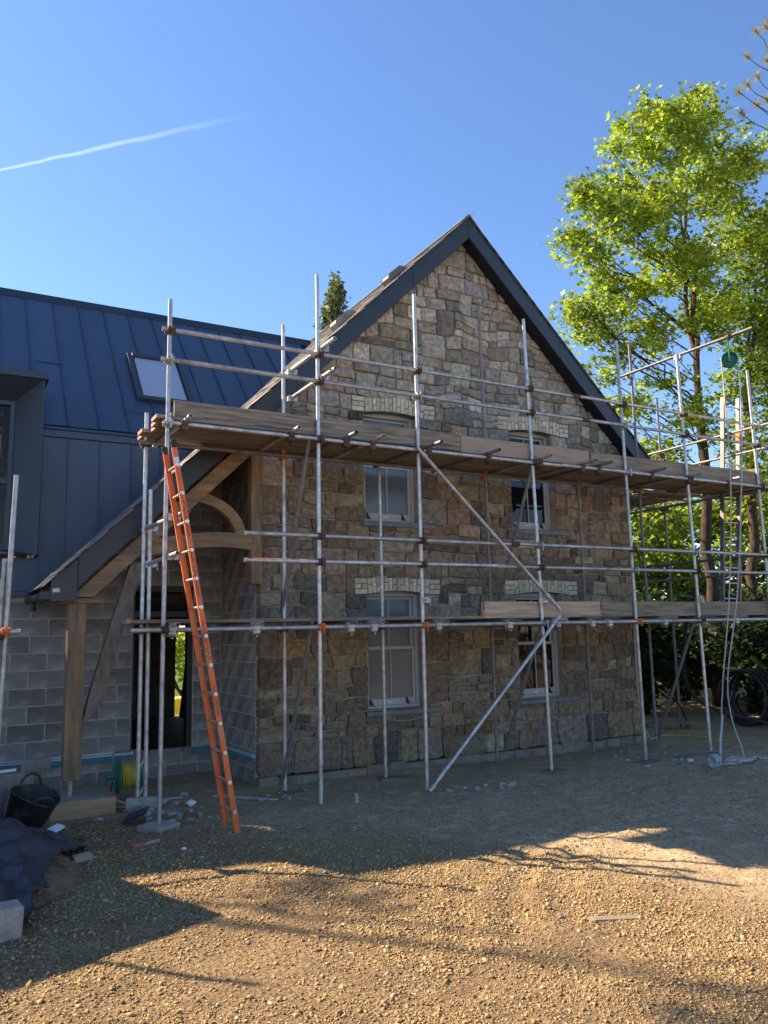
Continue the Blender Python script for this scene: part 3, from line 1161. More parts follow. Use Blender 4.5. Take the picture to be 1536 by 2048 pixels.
inn = [(2.78 + (x - 2.78) * .80, 3.14 + (z - 3.14) * .78) for x, z in cb_]
MB().prism(inn + list(reversed(cb_)), 9.80, 9.90).build('curved_brace', 'oak_h', house, bevel=.005, smooth=0)
lo_, hi_ = [], []
for i in range(9):
    t = i / 8
    z = .95 + t * 1.85
    bend = .10 * math.sin(math.pi * t)
    x = 1.55 + .50 * t ** 1.12
    hi_.append((x, z))
    lo_.append((x + .16 - (.14 if i == 0 else 0), z - .02))
MB().prism(hi_ + list(reversed(lo_)), 9.83, 9.94).build('curved_brace', 'oak_dark', house, bevel=.005, smooth=0)
for z in (.86, 1.0, 1.14, 1.28, 1.42):
    MB().tube((1.52, 9.80, z), (1.52, 9.785, z), .012, 8, hollow=False).build('peg', 'oak', house)
for x in (1.95, 2.12, 2.28, 2.8, 2.95):
    MB().tube((x, ry0, x * SL + 1.0), (x, ry0 - .014, x * SL + 1.0), .012, 8, hollow=False).build('peg', 'oak', house)
MB().tube((1.455, 9.9, .12), (1.455, 9.9, .34), .024, 10, hollow=False).build('post_foot', 'galv', house)

# ------------------------------------------------------------------ metal clad wing
wing = thing('metal_clad_wing', 'dark blue standing seam metal wing with block base left of the stone house', 'building', (1.2, 11.5, 0))
YB = 11.5
DX0, DX1, DZ0, DZ1 = 2.44, 3.29, .33, 2.62


def under(x):
    return slope_z(x) - .33


dw = MB()
dw.box(-3, DX0, YB, YB + .2, 0, 2.62)
dw.box(DX1, 3.70, YB, YB + .2, 0, 2.62)
dw.box(DX0, DX1, YB, YB + .2, -.1, DZ0 - .03)
dw.prism([(1.21, 2.622), (3.70, 2.622), (3.70, slope_z(3.70) - .04)], YB, YB + .2)
dwall = dw.build('block_wall', 'block_mortar', wing, smooth=0)
for r in range(20):
    z = .37 + bl_h * (r + .5) - bl_h * 2 + .0
    off_ = 0 if r % 2 else bl_w / 2
    x = -.45 - off_
    while x < 3.70:
        x0, x1 = x, min(x + bl_w, 3.695)
        segs = [(x0, x1)]
        if DZ0 - .02 < z < DZ1:
            segs = []
            if x0 < DX0:
                segs.append((x0, min(x1, DX0 - .001)))
            if x1 > DX1:
                segs.append((max(x0, DX1 + .001), x1))
        for s0, s1 in segs:
            if s1 - s0 > .06 and z > -.1 and (z + .11 < max(2.55, slope_z((s0 + s1) / 2) - .25)):
                link_mesh('concrete_block', block_mesh(s1 - s0, bl_h, 'x'), dwall, ((s0 + s1) / 2, YB - .003 + random.uniform(-.002, .0015), z))
        x += bl_w
MB().box(-.5, DX0 + .03, YB - .05, YB - .012, .275, .335).build('base_strip', 'blue_strip', wing, smooth=0)
be = MB()
be.box(-.5, DX0 + .03, YB - .045, YB - .038, .337, .385)
be.build('bead', 'white_metal', wing, smooth=0)
holes = MB()
for i in range(100):
    x = -.45 + i * .029
    holes.box(x, x + .013, YB - .047, YB - .0455, .352, .372)
holes.build('bead_holes', 'trim_dark', wing, smooth=0)
MB().box(DX1, 3.66, YB - .05, YB - .012, .275, .335).build('base_strip', 'blue_strip', wing, smooth=0)
df = MB()
df.box(DX1 - .075, DX1, YB + .03, YB + .16, DZ0 - .03, DZ1).box(DX0, DX0 + .03, YB + .03, YB + .16, DZ0 - .03, DZ1).box(DX0 + .03, DX1 - .075, YB + .03, YB + .16, DZ1 - .08, DZ1)
df.build('door_frame', 'black_plastic', wing, smooth=0)
MB().box(DX0 + .03, DX1 - .075, YB + .06, YB + .12, 2.18, 2.26).build('door_transom', 'black_plastic', wing, smooth=0)

# cladding panels on the wall
YC = 11.35
seams = [-1.24, -.83, -.42, -.01, .40, .81, 1.17, 1.495, 1.907, 2.327, 2.735, 3.145, 3.555, 3.9]
for i, (a, b) in enumerate(zip(seams[:-1], seams[1:])):
    lowz = lambda x: max(2.52, slope_z(x) - .12)
    if lowz(a) > 4.5:
        continue
    mb = MB()
    ztop = 4.60 if a > 1.1 else 2.955
    mb.prism([(a, lowz(a)), (b, lowz(b)), (b, ztop), (a, ztop)] if lowz(b) < 4.6 else [(a, lowz(a)), (a + (4.6 - lowz(a)) / SL, 4.6), (a, 4.6)], YC, YC + .14)
    if lowz(a) < 4.5:
        mb.prism([(a - .006, lowz(a)), (a + .006, lowz(a)), (a + .006, ztop), (a - .006, ztop)], YC - .026, YC - .001)
    mb.build('wall_panel', 'zinc', wing, smooth=0)
MB().box(-3, 1.6, YC - .012, YB, 2.46, 2.515).build('drip_trim', 'zinc', wing, smooth=0)
fa = MB()
fa.prism_x([(YC - .03, 4.605), (YC + .12, 4.605), (YC + .12, 4.70), (YC - .03, 4.70)], 1.16, 4.2)
fa.prism_x([(YC - .055, 4.703), (YC + .12, 4.703), (YC + .12, 4.77), (YC - .045, 4.745)], 1.16, 4.3)
fa.build('eave_fascia', 'zinc', wing, smooth=0, bevel=.004)

# roof panels
PT = R(47.5)
ry, rz = math.cos(PT), math.sin(PT)
E0 = Vector((0, YC - .03, 4.765))
RLEN = 3.84
roof_seams = [-2.21 + .41 * i for i in range(21)]
slopeU = Vector((0, ry, rz))
slopeN = Vector((0, -rz, ry))
for a in roof_seams[:-1]:
    b = a + .41
    mb = MB()
    nu, nv = 4, 10
    vs, fs = [], []
    for i in range(nu + 1):
        for j in range(nv + 1):
            w = 0 if i in (0, nu) else random.uniform(-.0042, .0042)
            s0_ = .88 if a < 1.0 else 0.0
            p = E0 + slopeU * (s0_ + (RLEN - s0_) * j / nv) + slopeN * w
            vs.append((a + (b - a) * i / nu, p.y, p.z))
    for i in range(nu):
        for j in range(nv):
            q = i * (nv + 1) + j
            fs.append((q, q + nv + 1, q + nv + 2, q + 1))
    mb.add(vs, fs)
    c0 = E0 + slopeN * .014 + slopeU * (.88 if a < 1.1 else 0)
    c1 = E0 + slopeN * .014 + slopeU * RLEN
    mid = (c0 + c1) / 2
    mb.obox((a, mid.y, mid.z), slopeU, (1, 0, 0), slopeN, (c1 - c0).length / 2, .006, .014)
    mb.build('roof_panel', 'zinc', wing, smooth=40)
bk = MB()
RP = E0 + slopeU * RLEN
def rear(x0, x1, y0, y1):
    f = lambda y: RP.z + (4.7 - RP.z) * (y - RP.y) / (16.9 - RP.y)
    bk.add([(x0, y0, f(y0)), (x1, y0, f(y0)), (x1, y1, f(y1)), (x0, y1, f(y1))], [(0, 1, 2, 3)])


rear(-3, 6.3, RP.y, 14.25)
rear(-3, 6.3, 15.75, 16.9)
rear(-.6, 6.3, 14.25, 15.75)                                     # opening added in the unseen rear slope so sun lights the dormer room
bk.add([(-3, E0.y + .62, E0.z + .60), (1.16, E0.y + .62, E0.z + .60), (1.16, RP.y, RP.z - .06), (-3, RP.y, RP.z - .06)], [(0, 1, 2, 3)])
bk.add([(1.16, E0.y + .02, E0.z - .05), (6.3, E0.y + .02, E0.z - .05), (6.3, RP.y, RP.z - .06), (1.16, RP.y, RP.z - .06)], [(0, 1, 2, 3)])
bk.build('rear_roof', 'zinc', wing, smooth=0)
rg = MB()
rg.prism_x([(RP.y - .10, RP.z - .10), (RP.y - .085, RP.z - .115), (RP.y + .02, RP.z + .0), (RP.y + .12, RP.z - .115), (RP.y + .14, RP.z - .10), (RP.y + .02, RP.z + .055), (RP.y - .02, RP.z + .055)], -3, 6.25)
rg.build('ridge_cap', 'trim', wing, smooth=0)
MB().prism([(-3.2, 0), (-3.0, 0), (-3.0, 4.7), (-3.2, 4.7)], YB, 16.8).build('end_wall', 'block_mortar', wing, smooth=0)
MB().prism_x([(YC, 4.7), (16.8, 4.7), (RP.y, RP.z)], -3.2, -3.0).build('end_gable', 'zinc', wing, smooth=0)

# roof window


def on_roof(x, s, n):
    p = E0 + slopeU * s + slopeN * n
    return Vector((x, p.y, p.z))


wx0, wx1, ws0, ws1 = 2.50, 3.37, .86, 2.20
fr = MB()


def rbox(mb, x0, x1, s0, s1, n0, n1):
    c = (on_roof((x0 + x1) / 2, (s0 + s1) / 2, (n0 + n1) / 2))
    mb.obox(c, (1, 0, 0), slopeU, slopeN, (x1 - x0) / 2, (s1 - s0) / 2, (n1 - n0) / 2)


rbox(fr, wx0, wx0 + .075, ws0, ws1, -.02, .085)
rbox(fr, wx1 - .075, wx1, ws0, ws1, -.02, .085)
rbox(fr, wx0 + .075, wx1 - .075, ws1 - .09, ws1, -.02, .095)
rbox(fr, wx0 + .075, wx1 - .075, ws0, ws0 + .09, -.02, .075)
rwin = fr.build('roof_window', 'trim', wing, smooth=0, bevel=.006)
pn = MB()
rbox(pn, wx0 + .075, wx1 - .075, ws0 + .09, ws1 - .09, .045, .055)
pn.build('pane', 'glass_roof', rwin, smooth=0)
for q0 in (wx0 + .078, wx1 - .10):
    ss_ = MB()
    rbox(ss_, q0, q0 + .022, ws0 + .09, ws1 - .09, .056, .066)
    ss_.build('glazing_bead', 'trim_dark', rwin, smooth=0)
ap = MB()
rbox(ap, wx0 - .20, wx0 - .004, ws0 - .10, ws1 + .14, .002, .008)
rbox(ap, wx1 + .004, wx1 + .16, ws0 - .10, ws1 + .14, .002, .008)
rbox(ap, wx0 - .2, wx1 + .16, ws0 - .32, ws0 - .004, .002, .007)
ap.build('flashing', 'zinc', rwin, smooth=0)
fl = MB()
rbox(fl, 1.13, 1.50, 1.66, 1.73, .004, .012)
fl.build('flashing', 'zinc', wing, smooth=0)

# boxed dormer bay with splayed reveal
dx = 1.14
yf_, yb_ = 11.12, 11.46
dz0, dz1 = 2.98, 5.32
bay = MB()
bay.prism_x([(yf_, dz1), (yf_ + 1.0, dz1), (yf_ + 1.0, dz1 + .10), (yf_ - .03, dz1 + .10), (yf_ - .03, dz1 + .0)], -1.6, dx + .05)
bay.box(dx - .02, dx, yf_, YC + .9, dz0, dz1)
bayo = bay.build('dormer_bay', 'trim_navy', wing, smooth=0, bevel=.004)
rv_ = MB()
rv_.add([(dx - .02, yf_, dz0), (.82, yb_, dz0), (.82, yb_, dz1 - .25), (dx - .02, yf_, dz1)], [(0, 1, 2, 3)])
rv_.add([(-1.6, yf_, dz1 - .002), (dx - .02, yf_, dz1 - .002), (.82, yb_, dz1 - .25), (-1.6, yb_, dz1 - .25)], [(0, 1, 2, 3)])
rv_.add([(-1.6, yf_, dz0), (dx - .02, yf_, dz0), (.82, yb_, dz0 + .08), (-1.6, yb_, dz0 + .08)], [(3, 2, 1, 0)])
rv_.build('reveal', 'trim_navy', bayo, smooth=0)
wfm = MB()
wfm.box(.76, .82, yb_ - .01, yb_ + .08, dz0 + .08, dz1 - .25).box(-1.6, .76, yb_ - .01, yb_ + .08, dz1 - .31, dz1 - .25).box(-1.6, .76, yb_ - .01, yb_ + .08, dz0 + .08, dz0 + .15).box(-1.6, .76, yb_ - .005, yb_ + .075, 3.94, 4.02)
wfm.build('window_frame', 'trim_navy', bayo, smooth=0, bevel=.004)
for z0, z1 in ((dz0 + .15, 3.94), (4.02, dz1 - .31)):
    MB().box(-1.6, .76, yb_ + .03, yb_ + .04, z0, z1).build('pane', 'glass_see', bayo, smooth=0)
tm = MB()
for x in (.05, .42, .70, .95):
    tm.box(x, x + .05, 12.1, 12.2, 2.7, 5.2)
for z in (3.3, 4.35, 4.75):
    tm.box(-.5, 1.2, 12.06, 12.099, z, z + .06)
tm.beam((.2, 11.9, 4.1), (.75, 12.0, 5.0), .08, .08)
tm.build('inner_studs', 'room_timber', wing, smooth=0)
MB().box(-2.9, 3.7, 16.42, 16.45, 2.7, 4.7).build('inner_lining', 'room_timber', wing, smooth=0)
MB().box(-2.95, 3.7, YB + .2, 16.4, 2.63, 2.69).build('upper_floor', 'room_timber', wing, smooth=0)
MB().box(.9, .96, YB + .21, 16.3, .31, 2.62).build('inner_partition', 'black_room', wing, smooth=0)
# ------------------------------------------------------------------ scaffold
TR = 0.0242
YF, YI = 8.47, 9.45
scaf = thing('scaffold', 'galvanised tube scaffold with timber decks wrapped round the stone gable', 'scaffold', (7.1, 8.9, 0))


def coupler_mesh(m):
    mb = MB()
    mb.tube((0, 0, -.032), (0, 0, .032), .034, 10, hollow=False)
    mb.tube((-.032, -.052, .0), (.032, -.052, .0), .034, 10, hollow=False)
    mb.box(-.03, .03, -.04, -.012, -.026, .026)
    mb.tube((.045, .0, .0), (.045, -.045, .0), .009, 6, hollow=False)
    mb.tube((-.045, .0, .0), (-.045, -.045, .0), .009, 6, hollow=False)
    mb.tube((0, -.095, .04), (0, -.095, -.055), .008, 6, hollow=False)
    mb.box(-.05, .05, -.008, .008, -.022, .022)
    mb.v = [(x * 1.22, y * 1.1, z * 1.22) for x, y, z in mb.v]
    return mb.mesh('coupler', m, smooth=40)


CPL = {k: coupler_mesh(k) for k in ('coupler_rust', 'coupler_galv', 'paint_orange')}


def coupler(parent, x, y, z, kind=None, rot=(0, 0, 0)):
    kind = kind or random.choice(('coupler_rust', 'coupler_rust', 'coupler_galv'))
    link_mesh('coupler', CPL[kind], parent, (x, y, z), rot)


def pole(name, p0, p1, m='galv'):
    j = lambda v, s: tuple(q + random.uniform(-s, s) for q in v)
    p0 = tuple(p0) if p0[2] < .2 else j(p0, .006)
    return MB().tube(p0, j(p1, .008), TR, 12).build(name, m, scaf, smooth=50)


LEV = (1.97, 2.72, 3.02, 4.18, 4.89, 5.23)
FX = [(2.10, 2.12, 5.60), (3.89, 3.91, 6.27), (5.29, 5.30, 6.28), (7.23, 7.13, 6.27), (8.97, 8.95, 6.26), (10.34, 10.28, 6.22), (12.08, 12.04, 6.22)]
orange = {(3.89, 1.97), (5.29, 1.97), (8.97, 1.97)}
for i, (xb_, xt, zt) in enumerate(FX):
    s = pole('standard', (xb_, YF, .02), (xt, YF, zt))
    for z in LEV:
        x = xb_ + (xt - xb_) * z / zt
        if i == 0 and z in (2.72, 3.02):
            continue
        if z >= 4.0 and i == 0 and z > 5.7:
            continue
        coupler(s, x, YF - .004, z, 'paint_orange' if (xb_, z) in orange else None, (0, 0, 0))
    if i in (2, 3, 5):
        coupler(s, xb_ + (xt - xb_) * .38, YF, 2.28, 'coupler_galv', (0, 0, 1.2))
# doubled tubes at the left end
IX = [(2.10, 4.56), (3.86, 5.97), (5.27, 4.15), (7.08, 6.84), (8.91, 4.24), (10.28, 6.73)]
for i, (x, zt) in enumerate(IX):
    s = pole('standard', (x, YI, .02), (x, YI, zt), 'galv' if i < 3 else 'galv_old')
    for z in (1.97, 4.17):
        if z < zt:
            coupler(s, x, YI + .004, z, 'paint_orange' if (z == 4.17 and i in (1, 3)) or (z > 4 and i == 4) else 'coupler_rust', (0, 0, math.pi))
pole('standard', (2.18, YI - .02, .10), (2.165, YI - .02, 3.62))
# ledgers and guard rails, front
yl = YF - TR * 2 - .006
for z, x0, x1 in ((1.97, 1.76, 12.6), (4.18, 2.06, 12.2)):
    pole('ledger', (x0, yl, z), ((x0 + x1) / 2 + .5, yl, z))
    pole('ledger', ((x0 + x1) / 2 + .5, yl, z + .001), (x1, yl, z))
for z, x0, x1, brk in ((2.72, 2.97, 12.4, 6.5), (3.02, 2.98, 12.4, 6.75), (4.89, 2.02, 12.3, 8.15), (5.23, 2.02, 12.2, 8.0)):
    pole('guard_rail', (x0, yl, z), (brk, yl, z + .004), 'galv')
    g = pole('guard_rail', (brk, yl, z + .004), (x1, yl, z), 'galv')
    MB().tube((brk - .07, yl, z + .004), (brk + .07, yl, z + .004), .031, 10, hollow=False).build('sleeve', random.choice(('coupler_rust', 'coupler_galv')), g)
MB().tube((3.0, yl, 2.7205), (3.35, yl, 2.7215), TR + .0006, 12, hollow=False).build('paint_band', 'paint_orange', scaf)
MB().tube((5.8, yl, 2.7225), (6.25, yl, 2.7235), TR + .0006, 12, hollow=False).build('paint_band', 'paint_purple', scaf)
# ledgers, inner row
for z in (1.97, 4.17):
    pole('ledger', (2.02, YI - .05, z), (6.6, YI - .05, z), 'galv_old')
    pole('ledger', (6.6, YI - .05, z), (12.9, YI - .05, z - .02), 'galv_old')
# rails across the left end and at the second bay
for x, z, y0, y1, xs_ in ((2.16, 2.74, 8.15, 9.62, 0), (2.16, 3.16, 7.98, 9.6, .05), (3.945, 5.32, 8.08, 9.66, 0), (3.945, 4.96, 8.08, 9.66, 0)):
    t = pole('end_rail', (x + xs_, y0, z), (x - xs_, y1, z))
    coupler(t, x, YF, z, 'coupler_galv', (0, 0, 1.57))
    coupler(t, x, YI, z, 'coupler_galv', (0, 0, 1.57))
# transoms
tz_hi, tz_lo = 4.18 + 2 * TR, 1.97 + 2 * TR
for x in (2.28, 3.53, 4.24, 4.60, 5.42, 6.36, 7.25, 8.03, 8.34, 9.44, 10.26, 11.2, 12.3):
    t = pole('transom', (x, 8.15 + random.uniform(-.04, .04), tz_hi), (x + random.uniform(-.05, .02), 9.80, tz_hi), random.choice(('galv', 'galv_old')))
    coupler(t, x, YF - .05, tz_hi - .03, 'coupler_rust', (math.pi / 2, 0, 0))
for x in (2.18, 3.10, 4.26, 4.57, 5.48, 6.59, 7.41, 8.04, 8.37, 9.49, 10.34, 11.1, 12.0):
    t = pole('transom', (x, 8.2 + random.uniform(-.03, .03), tz_lo), (x + random.uniform(-.03, .03), 9.76, tz_lo), random.choice(('galv', 'galv_old', 'galv')))
    coupler(t, x, YF - .05, tz_lo - .03, 'coupler_galv', (math.pi / 2, 0, 0))
# braces
yb2 = YF - .11
for p0, p1, m in (((5.22, yb2, 4.19), (7.43, yb2, 2.14), 'galv'), ((7.40, yb2 - .01, 2.07), (5.25, yb2 - .01, .03), 'galv')):
    b = pole('brace', p0, p1, m)
    dirv = (Vector(p1) - Vector(p0)).normalized()
    MB().tube(Vector(p0) + dirv * .10, Vector(p0) + dirv * .17, .034, 10, hollow=False).build('swivel', 'coupler_galv', b)
    MB().tube(Vector(p1) - dirv * .33, Vector(p1) - dirv * .26, .034, 10, hollow=False).build('swivel', 'coupler_galv', b)
MB().tube((5.215, yb2, 4.195), (5.27, yb2, 4.144), TR + .001, 12, hollow=False).build('paint_band', 'paint_orange', scaf)
for x, (ya, za), (yb3, zb3) in ((3.84, (8.50, 4.40), (9.46, 2.2)), (3.83, (8.52, 2.06), (9.48, .08)), (7.24, (8.50, 4.30), (9.46, 2.3)), (7.24, (8.52, 1.98), (9.48, .16)), (10.33, (8.50, 2.12), (9.48, .08))):
    pole('ledger_brace', (x, ya, za), (x + .0, yb3, zb3), 'galv_old')
# right hand return of the scaffold
for x, y, zt in ((12.5, 10.88, 6.43), (11.0, 11.6, 6.2), (12.5, 13.2, 6.3)):
    s = pole('standard', (x, y, 0.0), (x, y, zt), 'galv_old')
    for z in (1.97, 4.18, 4.89, 5.25):
        coupler(s, x, y, z, 'coupler_rust', (0, 0, 1.57))
for z, y1 in ((1.97, 13.5), (2.75, 12.0), (3.05, 12.0), (4.18, 13.6), (4.89, 13.4), (5.30, 13.4)):
    pole('return_rail', (12.44, 8.25, z + .02), (12.44, y1, z + .02), 'galv_old')
pole('return_rail', (11.04, 9.3, 4.18), (11.04, 13.2, 4.18), 'galv_old')
for y in (10.2, 11.1, 12.2):
    pole('transom', (10.8, y, 4.23), (12.7, y, 4.23), 'galv_old')
# beam for the pulley
bmt = pole('hoist_beam', (10.13, 9.62, 6.165), (10.50, 7.25, 6.30), 'galv_old')
coupler(bmt, 10.29, YF, 6.19, 'coupler_galv', (0, 0, 1.57))
coupler(bmt, 10.22, YI, 6.17, 'coupler_galv', (0, 0, 1.57))

# decks
BT = .038


def board(name, x0, x1, y, z, m, w=.225, sag=.0):
    mb = MB()
    n = 4
    h = w / 2 - .004
    vs, fs = [], []
    for i in range(n + 1):
        x = x0 + (x1 - x0) * i / n
        dz = -sag * math.sin(math.pi * i / n) + random.uniform(-.001, .001)
        vs += [(x, y - h, z + dz), (x, y + h, z + dz), (x, y + h, z + BT + dz), (x, y - h, z + BT + dz)]
    for i in range(n):
        for k in range(4):
            fs.append((4 * i + k, 4 * i + (k + 1) % 4, 4 * i + 4 + (k + 1) % 4, 4 * i + 4 + k))
    fs += [(3, 2, 1, 0), tuple(4 * n + k for k in range(4))]
    mb.add(vs, fs)
    o_ = mb.build(name, m, scaf, smooth=0)
    for xe_, s_ in ((x0, 1), (x1, -1)):
        a_, b_ = sorted((xe_ - .0015 * s_, xe_ + .045 * s_))
        MB().box(a_, b_, y - h - .0015, y + h + .0015, z - .0015, z + BT + .0015).build('end_band', 'paint_pinkish' if xe_ < 2.3 else 'galv_old', o_, smooth=0)
    return o_


dz_hi, dz_lo = tz_hi + TR + .002, tz_lo + TR + .002
for r in range(5):
    y = 8.63 + r * .228
    x = 2.0 + (r % 3) * .05
    jo = [random.uniform(5.6, 6.2), random.uniform(9.2, 9.9), 13.0]
    for xe in jo:
        board('deck_board', x, xe - .006, y, dz_hi, random.choice(('board_old', 'board_old', 'board_grey')), sag=.004)
        x = xe
    # lower deck
    x = 1.74 + (r * .07 if r else 0)
    jo = [random.uniform(4.4, 5.6), random.uniform(8.2, 9.4), 12.9]
    for xe in jo:
        board('deck_board', x, xe - .006, y, dz_lo, random.choice(('board_old', 'board_grey', 'board_pink')), sag=.004)
        x = xe
for r in range(5):
    mb = MB()
    yb4 = 10.0
    xx = 11.12 + r * .228
    mb.box(xx, xx + .22, 9.80, 13.2, 4.262, 4.30)
    mb.build('deck_board', 'board_old', scaf, smooth=0)


def toe(x0, x1, z0, m, h=.215, y=8.505):
    return MB().box(x0, x1, y, y + .038, z0, z0 + h).build('toe_board', m, scaf, smooth=0, bevel=.004)


tz = dz_hi + BT + .001 - .052
toe(2.19, 5.985, 4.245, 'board_old', .225)
toe(5.995, 8.30, 4.235, 'board_pink', .225)
toe(8.31, 12.2, 4.225, 'board_grey', .225)
toe(6.24, 8.34, 2.05, 'board_pale')
toe(8.345, 12.3, 2.045, 'board_grey')
for x, z0, h in ((8.27, 4.235, .225), (6.245, 2.05, .215), (8.31, 2.05, .215), (8.35, 2.045, .0)):
    if h:
        MB().box(x, x + .022, 8.502, 8.5045, z0 + .001, z0 + h * .42).build('paint_band', 'paint_orange', scaf, smooth=0)
        MB().box(x, x + .022, 8.502, 8.5045, z0 + h * .42, z0 + h - .001).build('paint_band', 'paint_purple', scaf, smooth=0)
MB().box(12.16, 12.198, 8.56, 13.0, 4.31, 4.535).build('toe_board', 'board_grey', scaf, smooth=0)
MB().box(2.17, 2.20, 8.56, 9.3, 4.303, 4.34).build('end_cleat', 'board_grey', scaf, smooth=0)

# small second scaffold at the left edge
sc2 = thing('scaffold', 'two galvanised tubes with an orange clamp at the left edge of the block wall', 'scaffold', (.62, 8.5, 0))
t2 = MB().tube((.575, 8.47, .02), (.645, 8.47, 3.50), TR, 12).build('standard', 'galv', sc2, smooth=50)
MB().tube((.50, 8.52, .02), (.585, 8.52, 2.68), TR, 12).build('standard', 'galv', sc2, smooth=50)
MB().tube((-2.0, 8.415, 1.96), (.74, 8.415, 1.98), TR, 12).build('ledger', 'galv', sc2, smooth=50)
link_mesh('coupler', CPL['paint_orange'], t2, (.615, 8.465, 1.98))
link_mesh('coupler', CPL['coupler_rust'], t2, (.555, 8.50, 1.94))
MB().tube((-1.9, 8.47, .02), (-1.9, 8.47, 4.2), TR, 12).build('standard', 'galv', sc2, smooth=50)

# sole pads under the standards
def pad(label, x, y, w, d, h, rot, m, name='sole_board', cat='sole board', grp='pads under the scaffold tubes'):
    o = MB().box(-w / 2, w / 2, -d / 2, d / 2, -.01, h).build(name, m, smooth=0, bevel=.008, loc=(x, y, float(gz(x, y)) - .005), rot=(0, 0, rot))
    return setp(o, label, cat, grp)


pad('thick square concrete pad under the leftmost front scaffold tube', 2.09, 8.44, .30, .30, .05, .55, 'concrete', 'concrete_pad', 'pad')
pad('square timber sole board in front of the right ground floor window', 7.24, 8.44, .36, .28, .035, .35, 'board_grey')
pad('thin timber sole board beneath the tube before the left window', 5.36, 9.40, .40, .24, .022, -.3, 'board_grey')
pad('thin sole board under the tube at the right corner of the house', 9.0, 8.45, .42, .22, .018, .2, 'board_grey')
pad('thin timber strip under the tube next to the rope pile', 10.1, 8.47, 1.0, .16, .02, -.02, 'board_grey')
pad('small sole board at the tube by the left stone corner', 3.92, 9.36, .36, .2, .018, .15, 'board_grey')

# ------------------------------------------------------------------ orange ladder
lad = thing('ladder', 'orange fibreglass ladder leaning on the left end of the scaffold', 'ladder', (2.7, 8.0, 0))
for y in (7.83, 8.19):
    p0, p1 = Vector((2.705, y, -.01)), Vector((2.02, y, 3.80))
    d = (p1 - p0).normalized()
    sd = Vector((0, 1, 0))
    nrm = d.cross(sd).normalized()
    s = MB()
    s.obox((p0 + p1) / 2, d, nrm, sd, (p1 - p0).length / 2, .027, .004)
    sg = 1 if y < 8 else -1
    for q in (-1, 1):
        s.obox((p0 + p1) / 2 + nrm * q * .0245 + sd * sg * .011, d, nrm, sd, (p1 - p0).length / 2, .0028, .010)
    so_ = s.build('stile', 'ladder_orange', lad, smooth=0)
    MB().obox(p1 + d * .015, d, nrm, sd, .04, .031, .014).build('end_cap', 'black_plastic', so_, smooth=0, bevel=.01)
    if y < 8:
        sc = MB()
        for a0, a1 in ((.14, .24), (.27, .40), (.46, .56), (.62, .70)):
            t = a0
            while t < a1:
                c = p0 + (p1 - p0) * (1 - t)
                ang = random.uniform(0, 3.14)
                dirs = (d * math.cos(ang) + nrm * math.sin(ang)).normalized()
                prp = sd.cross(dirs)
                sc.obox(c + nrm * random.uniform(-.012, .012) - sd * .0056, dirs, prp, sd, random.uniform(.009, .02), .0030, .0007)
                t += random.uniform(.0035, .008)
        setp(sc.build('handwriting', 'paint_purple', so_, smooth=0), kind='stuff')
        MB().obox(p0 + (p1 - p0) * .955 - sd * .0056, d, nrm, sd, .05, .022, .0006).build('sticker', 'paper_white', so_, smooth=0)
for k in range(13):
    t = (.21 + .283 * k) / 3.81
    x = 2.705 + (2.02 - 2.705) * t
    z = -.01 + 3.81 * t
    r = MB().tube((x, 7.80, z), (x, 8.21, z), .0145, 10, hollow=False).build('rung', 'alu', lad)
    MB().tube((x, 7.815, z), (x, 7.803, z), .021, 12, hollow=False).build('rivet', 'rivet', r)

# aluminium ladder on the lower deck at the right
lad2 = thing('ladder', 'grey aluminium ladder with red tape standing on the lower deck at right', 'ladder', (12.2, 9.3, 2.1))
for xb2, xt2, zt2 in ((11.93, 12.43, 6.02), (12.37, 12.86, 6.05)):
    s = MB().beam((xb2, 9.3, dz_lo + BT), (xt2, 9.3, zt2), .03, .075, (0, 1, 0)).build('stile', 'galv_old', lad2, smooth=0)
    if xb2 > 12:
        for za, zb5 in ((2.25, 2.95), (5.1, 5.45)):
            f = lambda z: xb2 + (xt2 - xb2) * (z - dz_lo) / (zt2 - dz_lo)
            MB().beam((f(za), 9.3, za), (f(zb5), 9.3, zb5), .032, .077, (0, 1, 0)).build('tape', 'paint_orange', s, smooth=0)
for k in range(14):
    z = dz_lo + .3 + k * .27
    t = (z - dz_lo) / (6.02 - dz_lo)
    MB().tube((11.93 + .5 * t, 9.3, z), (12.37 + .49 * t, 9.3, z), .013, 8, hollow=False).build('rung', 'alu', lad2)

# ------------------------------------------------------------------ pulley and ropes
PX, PY, PZ = 10.42, 7.62, 5.90
pul = thing('gin_wheel', 'green pulley wheel hanging from the scaffold tube at upper right', 'pulley', (PX, PY, PZ))
wd = Vector((.72, -.69, 0)).normalized()
axd = Vector((.69, .72, 0))
w_ = MB()
seg = 24
vs, fs = [], []
prof = [(r_ * .72, h_) for r_, h_ in ((.03, -.030), (.06, -.030), (.07, -.012), (.12, -.010), (.150, -.036), (.168, -.036), (.142, 0), (.168, .036), (.150, .036), (.12, .010), (.07, .012), (.06, .030), (.03, .030))]
for k in range(seg):
    t = 2 * math.pi * k / seg
    for rr, h in prof:
        vs.append(Vector((PX, PY, PZ)) + axd * h + wd * (rr * math.cos(t)) + Vector((0, 0, rr * math.sin(t))))
m = len(prof)
for k in range(seg):
    k2 = (k + 1) % seg
    for i in range(m - 1):
        fs.append((k * m + i, k * m + i + 1, k2 * m + i + 1, k2 * m + i))
    fs.append((k * m + m - 1, k * m, k2 * m, k2 * m + m - 1))
w_.add(vs, fs)
w_.build('wheel', 'pulley_green', pul, smooth=30)
fk = MB()
